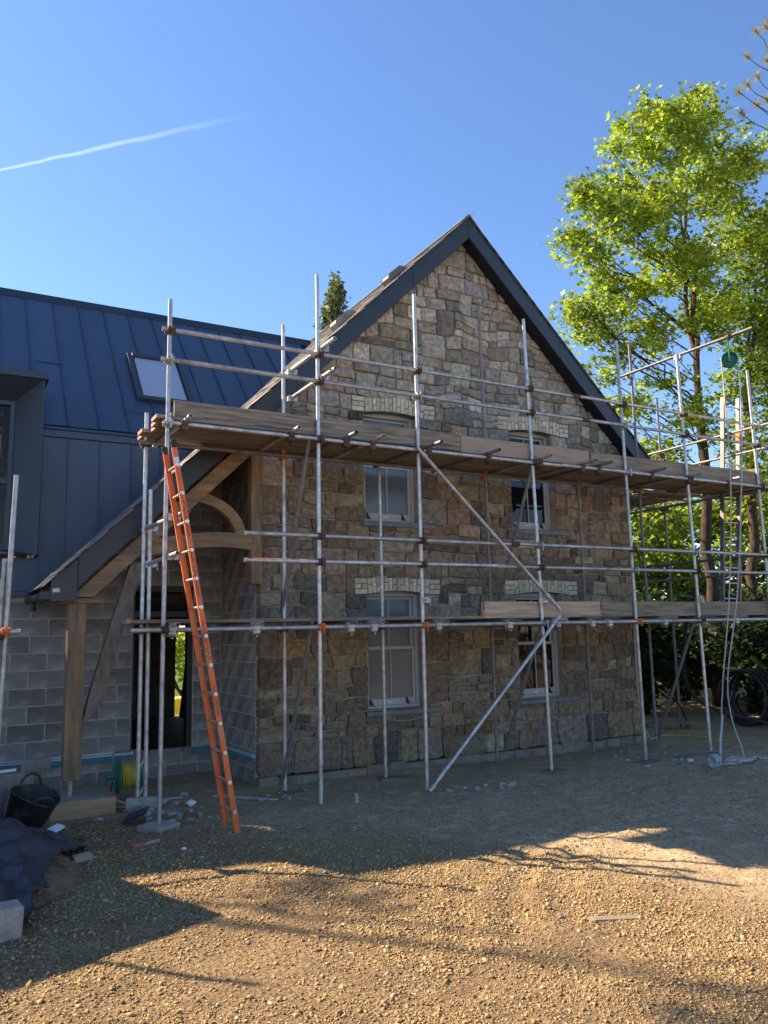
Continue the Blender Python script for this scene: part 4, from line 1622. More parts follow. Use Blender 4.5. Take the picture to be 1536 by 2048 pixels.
for q in (-1, 1):
    fk.path([Vector((PX, PY, PZ)) + axd * .045 * q, Vector((PX, PY, PZ + .20)) + axd * .045 * q, Vector((PX, PY, PZ + .27)) + axd * .01 * q], .014, 8)
fk.tube((PX, PY, PZ + .25), (PX, PY, PZ + .37), .016, 8, hollow=False)
fk.path([Vector((PX, PY, PZ)) + axd * .045 - wd * .12, Vector((PX, PY, PZ)) + axd * .05, Vector((PX, PY, PZ)) + axd * .045 + wd * .12], .008, 6)
fk.build('fork', 'pulley_green', pul)
MB().tube((PX - .045 * .2, PY - .05, PZ + .365), (PX + .02, PY + .05, PZ + .365), .036, 10, hollow=False).build('hanger', 'coupler_rust', pul)


def bez(pts, n=10):
    out = []
    P = [Vector(p) for p in pts]
    for i in range(len(P) - 1):
        a = P[max(i - 1, 0)]
        b, c = P[i], P[i + 1]
        d = P[min(i + 2, len(P) - 1)]
        for k in range(n):
            t = k / n
            out.append(.5 * ((2 * b) + (c - a) * t + (2 * a - 5 * b + 4 * c - d) * t * t + (3 * b - a - 3 * c + d) * t ** 3))
    out.append(P[-1])
    return out


def twist(pts, r, strands=3, pitch=.07):
    """three-strand rope along a polyline"""
    mb = MB()
    pts = [Vector(p) for p in pts]
    L_ = [0]
    for a, b in zip(pts[:-1], pts[1:]):
        L_.append(L_[-1] + (b - a).length)
    mb.path(pts, r * .92, 7)
    return mb


base = Vector((PX, PY, PZ))
pL, pR = base - wd * .113, base + wd * .113
rope = thing('rope', 'pale blue and cream hoist rope hanging from the green pulley to the ground', 'rope', (9.6, 7.9, 0))
a_pts = bez([pL + Vector((0, 0, .02)), pL + Vector((.0, -.0, -.6)), (10.28, 7.68, 4.0), (10.10, 7.72, 2.4), (9.98, 7.85, 1.2), (9.98, 7.95, .55), (9.80, 7.86, .12), (9.66, 7.75, .03)], 8)
MB().path(a_pts, .0095, 7).build('hanging_strand', 'rope_cream', rope)
b_pts = bez([pR + Vector((0, 0, .02)), pR + Vector((0, 0, -.6)), (10.45, 7.62, 4.0), (10.28, 7.72, 2.4), (10.08, 7.85, 1.2), (10.16, 7.92, .6), (10.18, 7.80, .14), (10.02, 7.66, .03)], 8)
MB().path(b_pts, .0095, 7).build('hanging_strand', 'rope', rope)
arc = [base + wd * (.113 * math.cos(t)) + Vector((0, 0, .113 * math.sin(t))) for t in np.linspace(0, math.pi, 12)]
MB().path(arc, .012, 7).build('wheel_strand', 'rope', rope)
kn = bez([(9.985, 7.93, .62), (9.95, 7.93, .45), (9.86, 7.9, .25), (9.78, 7.85, .10)], 6)
MB().path(kn, .017, 8).build('whipped_end', 'rope', rope)
rs = np.random.default_rng(3)
tang = []
cx_, cy_ = 9.85, 7.62
for k in range(26):
    tt = k / 25
    tang.append((9.45 + tt * 1.05 + rs.uniform(-.10, .10), 7.62 + .10 * math.sin(k * 1.4) + rs.uniform(-.05, .05), .018 + (k % 2) * .014))
MB().path(bez(tang, 5), .011, 6).build('tangle', 'rope', rope)
tang = [(10.0 + .26 * math.cos(k * 1.1) * (1 - k / 60), 7.68 + .13 * math.sin(k * 1.1), .02 + .012 * (k % 3)) for k in range(24)]
MB().path(bez(tang, 5), .011, 6).build('tangle', 'rope_cream', rope)
MB().path(bez([(10.3, 7.6, .02), (10.5, 7.45, .02), (10.8, 7.52, .02), (11.1, 7.3, .02), (11.4, 7.35, .02)], 6), .011, 6).build('tangle', 'rope', rope)
cl = []
for k in range(61):
    t = 2 * math.pi * k / 15
    cl.append((9.30 + .018 * math.sin(k * .9) + .012 * (k / 15 - 2), 7.58 + .075 * math.cos(t), .085 + .080 * math.sin(t)))
MB().path([Vector(p) + Vector((.04 * math.sin(i * .2), 0, 0)) for i, p in enumerate(cl)], .011, 6).build('coil', 'rope', rope)
MB().tube((9.74, 7.70, .035), (9.66, 7.72, .035), .028, 8, hollow=False).build('red_tape', 'red_piece', rope)
tie = thing('tie_rope', 'pale cord tied down beside the right corner standard of the house', 'rope', (9.1, 8.6, 0))
MB().path(bez([(9.0, 8.55, 1.93), (9.15, 8.7, 1.2), (9.5, 9.0, .5), (9.95, 9.3, .18), (10.1, 9.38, .12), (10.3, 9.45, .14)], 8), .009, 6).build('strand', 'rope_cream', tie)
# ------------------------------------------------------------------ things on the ground by the porch
pf = thing('post_footing', 'timber boxed concrete footing under the oak porch post', 'footing', (1.53, 9.83, 0))
MB().box(1.225, 1.845, 9.475, 10.175, -.02, .150).build('concrete_fill', 'concrete', pf, smooth=0)
MB().box(1.20, 1.87, 9.45, 9.474, -.02, .172).build('shutter_board', 'timber_new', pf, smooth=0, bevel=.003)
MB().box(1.846, 1.87, 9.475, 10.18, -.02, .172).build('shutter_board', 'timber_new', pf, smooth=0, bevel=.003)
MB().box(1.20, 1.224, 9.475, 10.18, -.02, .172).build('shutter_board', 'timber_new', pf, smooth=0, bevel=.003)

# hose reel
reel = thing('hose_reel', 'green garden hose reel wound with yellow hose by the doorway', 'hose reel', (2.10, 10.02, 0))
RXc, RYc, RZc = 2.105, 10.02, .30


def disc(x, r, th_, m, name):
    mb = MB()
    seg = 28
    vs, fs = [], []
    for xx, rr in ((x - th_, r * .25), (x - th_, r * .93), (x - th_ * .4, r), (x + th_ * .4, r), (x + th_, r * .93), (x + th_, r * .25)):
        for k in range(seg):
            t = 2 * math.pi * k / seg
            vs.append((xx, RYc + rr * math.cos(t), RZc + rr * math.sin(t)))
    for i in range(5):
        for k in range(seg):
            k2 = (k + 1) % seg
            fs.append((i * seg + k, i * seg + k2, (i + 1) * seg + k2, (i + 1) * seg + k))
    fs += [tuple(range(seg)), tuple(5 * seg + k for k in reversed(range(seg)))]
    mb.add(vs, fs)
    return mb.build(name, m, reel, smooth=30)


disc(1.995, .20, .012, 'green_plastic', 'flange')
disc(2.235, .20, .012, 'green_plastic', 'flange')
MB().tube((1.86, RYc, RZc), (2.28, RYc, RZc), .03, 12, hollow=False).build('axle', 'green_plastic', reel)
MB().path([(1.87, RYc, RZc), (1.87, RYc - .0, RZc - .07), (1.83, RYc, RZc - .07)], .016, 8).build('crank', 'green_plastic', reel)
hp = []
for k in range(330):
    t = k / 329
    a = 2 * math.pi * t * 22
    lay = int(t * 3)
    u = (t * 3) % 1
    u = u if lay % 2 == 0 else 1 - u
    hp.append((2.015 + .20 * u + random.uniform(-.004, .004), RYc + (.095 + lay * .021) * math.cos(a), RZc + (.095 + lay * .021 + random.uniform(-.004, .004)) * math.sin(a)))
MB().path(hp, .0125, 6).build('wound_hose', 'hose_yellow', reel)
MB().path(bez([(2.2, RYc - .16, RZc + .05), (2.28, RYc - .13, RZc + .20), (2.31, RYc - .1, RZc - .02), (2.22, RYc - .14, RZc - .20), (2.08, RYc - .32, .04), (1.95, RYc - .2, .03), (1.86, RYc - .12, .10), (2.0, RYc - .30, .05), (2.15, RYc - .36, .03), (2.38, RYc - .25, .035)], 8), .013, 7).build('loose_hose', 'hose_cream', reel)
MB().path(bez([(1.9, RYc - .1, .03), (1.84, RYc - .26, .02), (1.95, RYc - .42, .025), (2.04, RYc - .36, .02)], 8), .013, 7).build('loose_hose', 'hose_yellow', reel)
for x in (1.945, 2.285):
    MB().path(bez([(x, RYc - .16, .01), (x, RYc - .13, .05), (x, RYc, RZc), (x, RYc + .05, .52), (x + (.03 if x < 2.1 else -.03), RYc + .06, .565)], 8), .011, 7).build('frame_leg', 'galv_old', reel)
    MB().path([(x, RYc + .22, .01), (x, RYc, RZc)], .011, 7).build('frame_leg', 'galv_old', reel)
MB().tube((1.97, RYc + .06, .565), (2.26, RYc + .06, .565), .011, 8, hollow=False).build('handle', 'galv_old', reel)

# concrete offcut cylinder that carries the doubled tube
o = MB().tube((1.98, 9.44, .072), (2.30, 9.34, .072), .078, 14, hollow=False).build('concrete_roller', 'concrete', smooth=40)
setp(o, 'short grey concrete cylinder under the doubled tubes in front of the hose reel', 'cylinder')

# rubber tub
tub = thing('rubber_tub', 'black rubber builders tub tipped beside the post footing', 'tub', (.98, 8.85, 0))
tm_ = Matrix.Translation((.93, 8.88, .235)) @ Matrix.Rotation(R(14), 4, 'Z') @ Matrix.Rotation(R(16), 4, 'Y') @ Matrix.Rotation(R(20), 4, 'X')
seg = 30
vs, fs = [], []
prof = [(.0, -.17), (.16, -.17), (.178, -.15), (.235, .155), (.247, .168), (.242, .18), (.228, .172), (.168, -.14), (.0, -.145)]
for k in range(seg):
    t = 2 * math.pi * k / seg
    wv = 1 + .05 * math.sin(2 * t + .5) + .03 * math.sin(3 * t)
    for rr, h in prof:
        f = 1 + (wv - 1) * (h + .17) / .34
        vs.append(tm_ @ Vector((rr * f * math.cos(t), rr * f * math.sin(t) * .93, h + .012 * math.sin(2 * t) * (h > .1))))
m = len(prof)
for k in range(seg):
    k2 = (k + 1) % seg
    for i in range(m - 1):
        fs.append((k * m + i, k2 * m + i, k2 * m + i + 1, k * m + i + 1))
MB().add(vs, fs).build('body', 'rubber', tub, smooth=40)
for sgn in (-1, 1):
    pts = [tm_ @ Vector((.10 * math.cos(t), sgn * (.225 + .03 * math.sin(t)), .16 + .11 * math.sin(t))) for t in np.linspace(0, math.pi, 11)]
    MB().path(pts, .014, 8).build('handle', 'rubber', tub)
o = MB().obox((.56, 8.95, .30), (.98, .18, 0), (-.18, .98, .12), (0, -.12, 1), .16, .006, .30).build('grey_panel', 'panel_grey', smooth=0)
setp(o, 'flat grey sheet standing on edge behind the rubber tub', 'panel')
o = MB().obox((.62, 9.12, .60), (.98, .10, .03), (-.1, .98, 0), (0, 0, 1), .20, .02, .012).build('bead_strip', 'white_metal', smooth=0)
setp(o, 'white perforated metal strip lying across the top of the grey sheet', 'metal strip')


def blockobj(label, c, sz, rot, m='concrete', name='concrete_block', cat='block', grp=None, tilt_=(0, 0)):
    mb = MB()
    nx_ = 3
    mb.box(-sz[0] / 2, sz[0] / 2, -sz[1] / 2, sz[1] / 2, -sz[2] / 2, sz[2] / 2)
    mb.v = [tuple(q + random.uniform(-.006, .006) for q in p) for p in mb.v]
    o = mb.build(name, m, smooth=0, bevel=.008, loc=c, rot=(tilt_[0], tilt_[1], rot))
    return setp(o, label, cat, grp)


blockobj('broken concrete block lowest of the pile left of the oak post', (1.12, 10.55, .095), (.40, .22, .19), .3, grp='blocks in the pile left of the post')
blockobj('stained concrete block second up in the pile left of the oak post', (.98, 10.60, .275), (.34, .2, .17), -.15, grp='blocks in the pile left of the post')
blockobj('pale concrete block on top of the pile left of the oak post', (1.16, 10.58, .43), (.28, .2, .14), .15, grp='blocks in the pile left of the post')
blockobj('speckled concrete block at the left edge weighing down the black sheet', (.44, 5.97, .105), (.32, .20, .21), .15)
blockobj('pinkish red timber offcut lying on the soil near the concrete pad', (1.83, 7.84, .02), (.27, .05, .035), .35, 'red_piece', 'red_offcut', 'offcut')
blockobj('grey and tan block offcut lying at the tip of the black sheet', (1.235, 7.62, .03), (.155, .10, .06), .1, 'board_pale', 'pale_offcut', 'offcut')
blockobj('short upright wood offcut in front of the stone wall', (4.30, 8.40, .045), (.05, .035, .12), .4, 'board_pale', 'wood_offcut', 'offcut')
o = MB().obox((3.30, 9.32, .02), (.53, -.66, .0), (.66, .53, 0), (0, 0, 1), .43, .03, .006).build('metal_strip', 'white_metal', smooth=0)
setp(o, 'long silver perforated metal strip lying behind the orange ladder', 'metal strip')
o = MB().obox((2.52, 9.75, .03), (.8, -.3, .05), (.3, .8, 0), (0, 0, 1), .16, .035, .006).build('metal_strip', 'white_metal', smooth=0)
setp(o, 'short silver metal strip lying right of the hose reel', 'metal strip')
o = MB().add([(1.78, 8.72, .03), (2.05, 8.78, .11), (2.12, 8.98, .13), (1.9, 9.0, .06)], [(0, 1, 2, 3)]).add([(1.78, 8.72, .02), (2.05, 8.78, .10), (2.12, 8.98, .12), (1.9, 9.0, .05)], [(3, 2, 1, 0)]).build('slate_offcut', 'trim', smooth=0)
setp(o, 'dark blue offcut lying against rubble by the concrete pad', 'offcut')
for lab, x, y, s in (('crumpled white paper scrap between the concrete pad and the ladder', 2.66, 9.28, .07), ('small white scrap on the brown soil below the ladder foot', 2.07, 7.45, .035), ('white scrap on the ground beside the rope pile', 9.45, 8.1, .06)):
    mb = MB()
    n = 9
    vs = []
    for i in range(n):
        for j in range(5):
            a, b = 2 * math.pi * i / n, math.pi * j / 4
            rr = s * random.uniform(.5, 1.0)
            vs.append((rr * math.cos(a) * math.sin(b), rr * math.sin(a) * math.sin(b), s * .5 + rr * .6 * math.cos(b)))
    fs = [(i * 5 + j, ((i + 1) % n) * 5 + j, ((i + 1) % n) * 5 + j + 1, i * 5 + j + 1) for i in range(n) for j in range(4)]
    setp(mb.add(vs, fs).build('paper_scrap', 'paper_white', smooth=0, loc=(x, y, float(gz(x, y)) - .005)), lab, 'paper')
o = MB().prism([(-.17, .0), (.16, .0), (.19, .008), (.06, .012), (-.14, .022), (-.18, .014)], -.028, .028).build('timber_splinter', 'board_grey', smooth=0, loc=(3.98, 4.12, .015), rot=(.1, 0, -.35))
setp(o, 'weathered timber splinter lying in the sunlit gravel', 'splinter')
o = MB().box(-.18, .18, -.05, .05, 0, .02).build('white_board', 'paper_white', smooth=0, loc=(1.02, 8.35, .10), rot=(.15, -.25, .5))
setp(o, 'white strip of board poking out between tub and black sheet', 'board')

# sand heap and the sheet over it
hx, hy = np.meshgrid(np.linspace(-1.6, 1.55, 64), np.linspace(5.9, 9.1, 64), indexing='ij')


def heap(x, y, k=1.0):
    d = np.hypot((x + .25) / 1.5, (y - 7.5) / 1.4)
    h = .66 * np.clip(1 - d, 0, None) ** .85
    return h * (1 + .15 * vnoise(x * 3, y * 3)) + .02 * vnoise(x * 6, y * 6) * (h > .01)


def grid_obj(name, X, Y, Z, m):
    n1, n2 = X.shape
    ix = np.arange(n1 * n2).reshape(n1, n2)
    q = np.stack([ix[:-1, :-1], ix[1:, :-1], ix[1:, 1:], ix[:-1, 1:]], -1).reshape(-1, 4)
    return link_mesh(name, raw_mesh(name, np.stack([X, Y, Z], -1).reshape(-1, 3), q.ravel(), np.arange(len(q)) * 4, np.full(len(q), 4), m, smooth=True))


hz = heap(hx, hy) - .03 + gz(hx, hy)
setp(grid_obj('sand_heap', hx, hy, hz, 'sand'), 'brown sand heap spilling out under the black plastic sheet', 'sand heap')
u, v = np.meshgrid(np.linspace(0, 1, 80), np.linspace(0, 1, 80), indexing='ij')
xb_s = np.interp(v, [0, .12, .35, .55, .68, .80, .90, 1], [.62, .74, .92, 1.08, 1.32, 1.40, 1.12, .86]) + .05 * vnoise(v * 14, v * 0 + 2)
tx_ = -1.5 + u * (xb_s + 1.5)
ty_ = 6.05 + v * (2.65 + .10 * np.sin(u * 7))
ridge = lambda a: 1 - np.abs(a)
fold = .075 * ridge(vnoise(tx_ * 2.6 + ty_ * .8, ty_ * 1.6)) ** 2 + .060 * ridge(vnoise(tx_ * 5 + 4, ty_ * 4.4 - tx_ * 2)) ** 2 + .030 * ridge(vnoise(tx_ * 11 + 4, ty_ * 9)) ** 2
tz_ = np.maximum(heap(tx_, ty_), .0) * 1.04 + fold + gz(tx_, ty_) + .0
sheet = grid_obj('plastic_sheet', tx_, ty_, tz_, 'tarp')
so_m = sheet.modifiers.new('solid', 'SOLIDIFY')
so_m.thickness = .006
so_m.offset = 1
setp(sheet, 'dusty black plastic sheet draped over the sand heap at left', 'plastic sheet')

# loose stones
def rock_mesh(seed):
    rg_ = np.random.default_rng(seed)
    mb = MB()
    vs = []
    rings, sg = 4, 7
    for i in range(rings + 1):
        ph = math.pi * i / rings
        for k in range(sg):
            t = 2 * math.pi * (k + .5 * (i % 2)) / sg
            r = rg_.uniform(.72, 1.1)
            vs.append((r * math.sin(ph) * math.cos(t), .8 * r * math.sin(ph) * math.sin(t), .55 * r * math.cos(ph)))
    fs = [(i * sg + k, i * sg + (k + 1) % sg, (i + 1) * sg + (k + 1) % sg, (i + 1) * sg + k) for i in range(rings) for k in range(sg)]
    return mb.add(vs, fs).mesh('stone_lump', 'rubble', smooth=0)


ROCKS = [rock_mesh(s) for s in range(6)]


def rocks(n, cx, cy, sx, sy, lo, hi, label, grp, seed):
    rg_ = random.Random(seed)
    for i in range(n):
        x, y = rg_.gauss(cx, sx), rg_.gauss(cy, sy)
        s = rg_.uniform(lo, hi)
        o = link_mesh('stone_lump', rg_.choice(ROCKS), None, (x, y, float(gz(x, y)) + s * .28), (rg_.uniform(-.3, .3), rg_.uniform(-.3, .3), rg_.uniform(0, 6.3)))
        o.scale = (s, s * rg_.uniform(.7, 1), s * rg_.uniform(.7, 1))
        setp(o, label, 'stone', grp)


rocks(34, 2.12, 9.15, .22, .28, .025, .085, 'grey rubble lump between the hose reel and the concrete pad', 'rubble lumps by the hose reel', 1)
rocks(16, 1.75, 9.95, .25, .22, .02, .06, 'small rubble lump beside the timber boxed footing', 'rubble lumps by the footing', 2)
rocks(11, 6.0, 8.18, .32, .10, .03, .075, 'pale stone in the short row left of the right window pad', 'stones in a row on the dirt', 3)
rocks(9, 3.75, 9.25, .3, .25, .02, .055, 'pale stone near the left stone corner', 'stones by the corner', 4)
rocks(30, 9.6, 8.5, .9, .5, .015, .05, 'small stone on the dirt by the rope pile', 'stones by the rope', 5)
rocks(20, 4.6, 5.4, 2.2, 1.2, .012, .030, 'larger stone lying among the open gravel', 'stones in the gravel', 6)
rocks(1, 2.72, 9.78, .01, .01, .07, .075, 'cream stone lying alone behind the ladder', 'lone stone', 7)

# cable, black pipe and plank on the right
o = MB().path(bez([(10.4, 9.6, .02), (11.2, 10.1, .025), (11.5, 9.6, .02), (11.45, 8.9, .02), (11.4, 8.3, .02), (11.7, 7.6, .02)], 10), .011, 7).build('yellow_hose', 'hose_yellow')
setp(o, 'thin yellow hose lying along the ground by the dark hedge', 'hose')
o = MB().path(bez([(10.36, 8.75, 1.95), (10.5, 9.0, 1.3), (11.0, 9.3, .8), (11.9, 9.6, .45), (12.8, 9.5, .22), (13.4, 9.3, .05)], 10), .03, 9).build('black_pipe', 'hose_black')
setp(o, 'black plastic pipe slung from the deck down to the ground at right', 'pipe')
cl = [(13.3 + .02 * k / 20 + .12 * (k // 24), 10.1 + .50 * math.cos(2 * math.pi * k / 24), .54 + .50 * math.sin(2 * math.pi * k / 24)) for k in range(97)]
o = MB().path(cl, .03, 8).build('pipe_coil', 'hose_black')
setp(o, 'coil of black plastic pipe leaning in front of the dark hedge', 'pipe')
o = MB().obox((12.2, 10.95, .10), (.6, -.75, 0), (.75, .6, 0), (0, 0, 1), .55, .11, .02).box(11.9, 12.0, 11.1, 11.25, -.02, .08).box(12.38, 12.48, 10.55, 10.7, -.02, .08).build('plank', 'board_grey', smooth=0)
setp(o, 'weathered plank resting on blocks behind the right corner of the house', 'plank')
o = MB().path(bez([(12.55, 10.75, .02), (12.5, 10.8, .3), (12.42, 10.9, .5), (12.35, 10.95, .62)], 6), .018, 7, None).build('stick', 'bark')
setp(o, 'bare crooked stick leaning on the soil near the plank', 'stick')

# added cabin, unseen on the left, placed so its roof corner throws the sharp shadow on the soil
cab = thing('shadow_cabin', 'flat roofed grey cabin added out of view at left to cast the yard shadow', 'cabin', (-2.2, 8.0, 0))
cz = 2.6
k0 = Vector((1.86 - .85 * cz, 5.6 + .95 * cz, 0))
e1 = Vector((-1.43, -.50, 0)).normalized()
e2 = Vector((-.33, .95, 0)).normalized()
cm = MB()
cc = k0 + e1 * 1.8 + e2 * 1.0
cm.obox((cc.x, cc.y, 1.27), e1, e2, (0, 0, 1), 1.75, .95, 1.27)
cm.build('body', 'cabin', cab, smooth=0)
MB().obox((cc.x, cc.y, 2.57), e1, e2, (0, 0, 1), 1.8, 1.0, .03).build('roof', 'trim', cab, smooth=0)
fn = -e2
fc = cc + fn * .955
MB().obox((fc.x + e1.x * .5, fc.y + e1.y * .5, 1.05), e1, e2, (0, 0, 1), .42, .012, 1.0).build('door', 'panel_grey', cab, smooth=0)
MB().obox((fc.x - e1.x * .8, fc.y - e1.y * .8, 1.55), e1, e2, (0, 0, 1), .5, .012, .4).build('window', 'glass_clear', cab, smooth=0)
# yellow barrow load and lawn seen through the doorway
o = MB().prism([(-.5, .02), (.5, .02), (.62, .35), (.5, .5), (-.4, .5), (-.6, .3)], -.3, .3).build('yellow_skip', 'hose_yellow', smooth=0, bevel=.05, loc=(5.35, 19.0, 0))
setp(o, 'yellow tub on the grass seen through the open doorway', 'tub')
# ------------------------------------------------------------------ gravel
def in_view_pts(n, rg_, x0, x1, y0, y1):
    return rg_.uniform(x0, x1, n), rg_.uniform(y0, y1, n)


rg_ = np.random.default_rng(21)
gx, gy = in_view_pts(560000, rg_, -1.5, 9.5, 1.9, 9.2)
# keep what the camera can see plus a margin
ang = np.arctan2(gx, gy) - math.radians(29.4)
vis = np.abs(ang) < R(31)
big_n = .5 + .5 * vnoise(gx * .55 + 4, gy * .55)
zone_ = gx * .75 + gy * .45 + 2.2 * (.5 + .35 * vnoise(gx * .55, gy * .55))
patch = np.clip(.78 + .75 * vnoise(gx * 1.1 + 9, gy * 1.1) + .35 * vnoise(gx * 3.1, gy * 3.1 + 5), .12, 1)
dens = np.clip(1.0 - (zone_ - 5.5) / 1.7, .09, 1) * patch
keep = vis & (rg_.uniform(0, 1, len(gx)) < dens) & ((gy < 7.9) | (rg_.uniform(0, 1, len(gx)) < .35))
# finer towards the far side: thin out where stones are below a pixel or two
gx, gy = gx[keep], gy[keep]
n = len(gx)
tpl = np.array([(-1, 0, 0), (1, 0, 0), (0, -1, 0), (0, 1, 0), (0, 0, 1), (0, 0, -1)], float) * .62
tpln = np.broadcast_to(tpl, (n, 6, 3)) + rg_.uniform(-.26, .26, (n, 6, 3))
tq = [(0, 2, 4), (2, 1, 4), (1, 3, 4), (3, 0, 4), (2, 0, 5), (1, 2, 5), (3, 1, 5), (0, 3, 5)]
s = np.exp(rg_.normal(-4.80, .46, n)) * np.interp(gy, [2, 4, 8], [1.0, 1.05, 1.35])
s = np.clip(s, .0045, .030)
scl = np.stack([s * rg_.uniform(.9, 1.6, n), s * rg_.uniform(.7, 1.1, n), s * rg_.uniform(.45, .9, n)], 1)
pos = np.stack([gx, gy, gz(gx, gy) + s * .10], 1)
hp_ = heap(gx, gy)
pos[:, 2] += np.where(hp_ > .005, hp_ - .035, 0) - np.where((hp_ > .03) & (rg_.uniform(0, 1, n) < .6), .3, 0)
pal = np.array([(.32, .215, .098), (.38, .265, .12), (.24, .160, .080), (.44, .322, .155), (.28, .235, .18), (.50, .43, .32)])
tint = pal[rg_.choice(6, n, p=[.3, .26, .2, .14, .07, .03])] * rg_.uniform(.75, 1.25, (n, 1))
gr = link_mesh('gravel', scatter('gravel', tpln, tq, pos, rand_rot(n, rg_, .7), scl, 'gravel', tint))
setp(gr, 'loose golden brown stony gravel spread over the ground', 'gravel', kind='stuff')
print('gravel', n)

# ------------------------------------------------------------------ trees
LEAF_V = np.array([(0, 0, 0), (-.46, .28, .05), (-.20, .50, .02), (-.30, .82, .0), (0, 1.0, -.06), (.30, .82, .0), (.20, .50, .02), (.46, .28, .05)])
LEAF_F = [(0, 2, 1, 1)]
LEAF_Q = [(0, 4, 3, 2), (0, 6, 5, 4), (0, 2, 1, 0), (0, 7, 6, 0)]


def leaves(name, centers, n_per, spread, size, pal_, rg_, tiltmax=1.0, parent=None, flat=.55, m='leaf'):
    n_ = len(centers) * n_per
    c = np.repeat(centers, n_per, 0)
    d = rg_.normal(0, 1, (n_, 3)) * spread
    d[:, 2] *= flat
    pos_ = c + d
    # two quads folded on the midrib; side lobes carried by the outline
    tv = np.array([(0, 0, 0), (-.62, .50, .08), (-.20, .56, .02), (0, 1.05, -.07), (.20, .56, .02), (.62, .50, .08)])
    tq_ = [(0, 3, 2, 1), (0, 5, 4, 3)]
    rot_ = rand_rot(n_, rg_, tiltmax)
    cl_ = np.repeat(rg_.uniform(.6, 1.3, len(centers)), n_per)
    t_ = pal_[rg_.integers(0, len(pal_), n_)] * (cl_ * rg_.uniform(.8, 1.2, n_))[:, None]
    sc_ = size * rg_.uniform(.45, 1.3, n_)
    me = scatter(name, tv, tq_, pos_, rot_, np.stack([sc_] * 3, 1), m, t_)
    o_ = link_mesh(name, me, parent)
    return o_


def blob_centers(blobs, rg_, dens, shell=.55):
    out = []
    for (c, r) in blobs:
        r = np.array(r, float)
        k = max(6, int(dens * (r[0] * r[1] * r[2]) ** (2 / 3)))
        d = rg_.normal(0, 1, (k, 3))
        d /= np.linalg.norm(d, axis=1)[:, None]
        rad = rg_.uniform(0, 1, k) ** shell
        out.append(np.array(c) + d * rad[:, None] * r * rg_.uniform(.8, 1.12, (k, 1)))
    return np.concatenate(out)


def limb(mb, p0, p1, r0, r1, seed, n=7, bend=.06):
    q = random.Random(seed)
    p0, p1 = Vector(p0), Vector(p1)
    L_ = (p1 - p0).length
    pts, rad = [], []
    for i in range(n + 1):
        t = i / n
        j = Vector((q.uniform(-1, 1), q.uniform(-1, 1), q.uniform(-.5, .5))) * bend * L_ * math.sin(math.pi * t)
        pts.append(p0.lerp(p1, t) + j)
        rad.append(r0 + (r1 - r0) * t)
    mb.path(pts, r0, 8, rad)
    return pts


MAPLE = np.array([(.30, .40, .032), (.34, .44, .038), (.24, .35, .032), (.41, .47, .055), (.16, .26, .028)])
MDARK = np.array([(.085, .14, .022), (.12, .18, .026), (.065, .11, .02), (.17, .23, .03)])


def maple(label, base, fork_z, blobs, seed, r0, lean=(0, 0), dens=40, nper=30, size=.125, spread=.21, pal_=MAPLE, grp='maple trees right of the house', limbs=True):
    rg_ = np.random.default_rng(seed)
    t = thing('maple_tree', label, 'tree', base, grp)
    mb = MB()
    b = Vector(base)
    fk_ = b + Vector((lean[0], lean[1], fork_z))
    limb(mb, b - Vector((0, 0, .2)), fk_, r0 * 1.15, r0 * .72, seed, 10, .012)
    q = random.Random(seed)
    zs = [c[2] for c, _ in blobs]
    hi = [Vector(c) for c, _ in sorted(blobs, key=lambda w: -w[0][2])[:4]]
    lead = []
    for k, top in enumerate(((hi[0] + hi[1]) / 2, (hi[2] + hi[3]) / 2)):
        tgt = Vector((b.x + lean[0] + (top.x - b.x) * .45, b.y + (top.y - b.y) * .6, top.z))
        lead += limb(mb, fk_ - Vector((0, 0, .25)), tgt, r0 * .58, r0 * .07, seed + 3 + k, 14, .02)
    low = [b.lerp(fk_, w / 12) for w in range(3, 12)]
    for k, (c, r) in enumerate(blobs):
        c = Vector(c)
        want = c.z - .45 * math.hypot(c.x - fk_.x, c.y - fk_.y) - .2
        pool = lead + low
        start = min(pool, key=lambda h: abs(h.z - want) + .25 * (h - c).length)
        rr = r0 * max(.07, min(.26, .05 * (start - c).length))
        pts = limb(mb, start, c, rr, r0 * .06, seed + k * 7, 7, .05)
        for w in range(6):
            e = c + Vector((q.uniform(-1, 1) * r[0], q.uniform(-1, 1) * r[1], q.uniform(-.5, 1) * r[2])) * .95
            limb(mb, pts[q.randint(3, 6)], e, r0 * .06, r0 * .018, seed + k * 31 + w, 5, .06)
    mb.build('trunk', 'bark', t, smooth=60)
    cen = blob_centers(blobs, rg_, dens)
    leaves('crown', cen, nper, spread, size, pal_, rg_, 1.05, t)
    return t


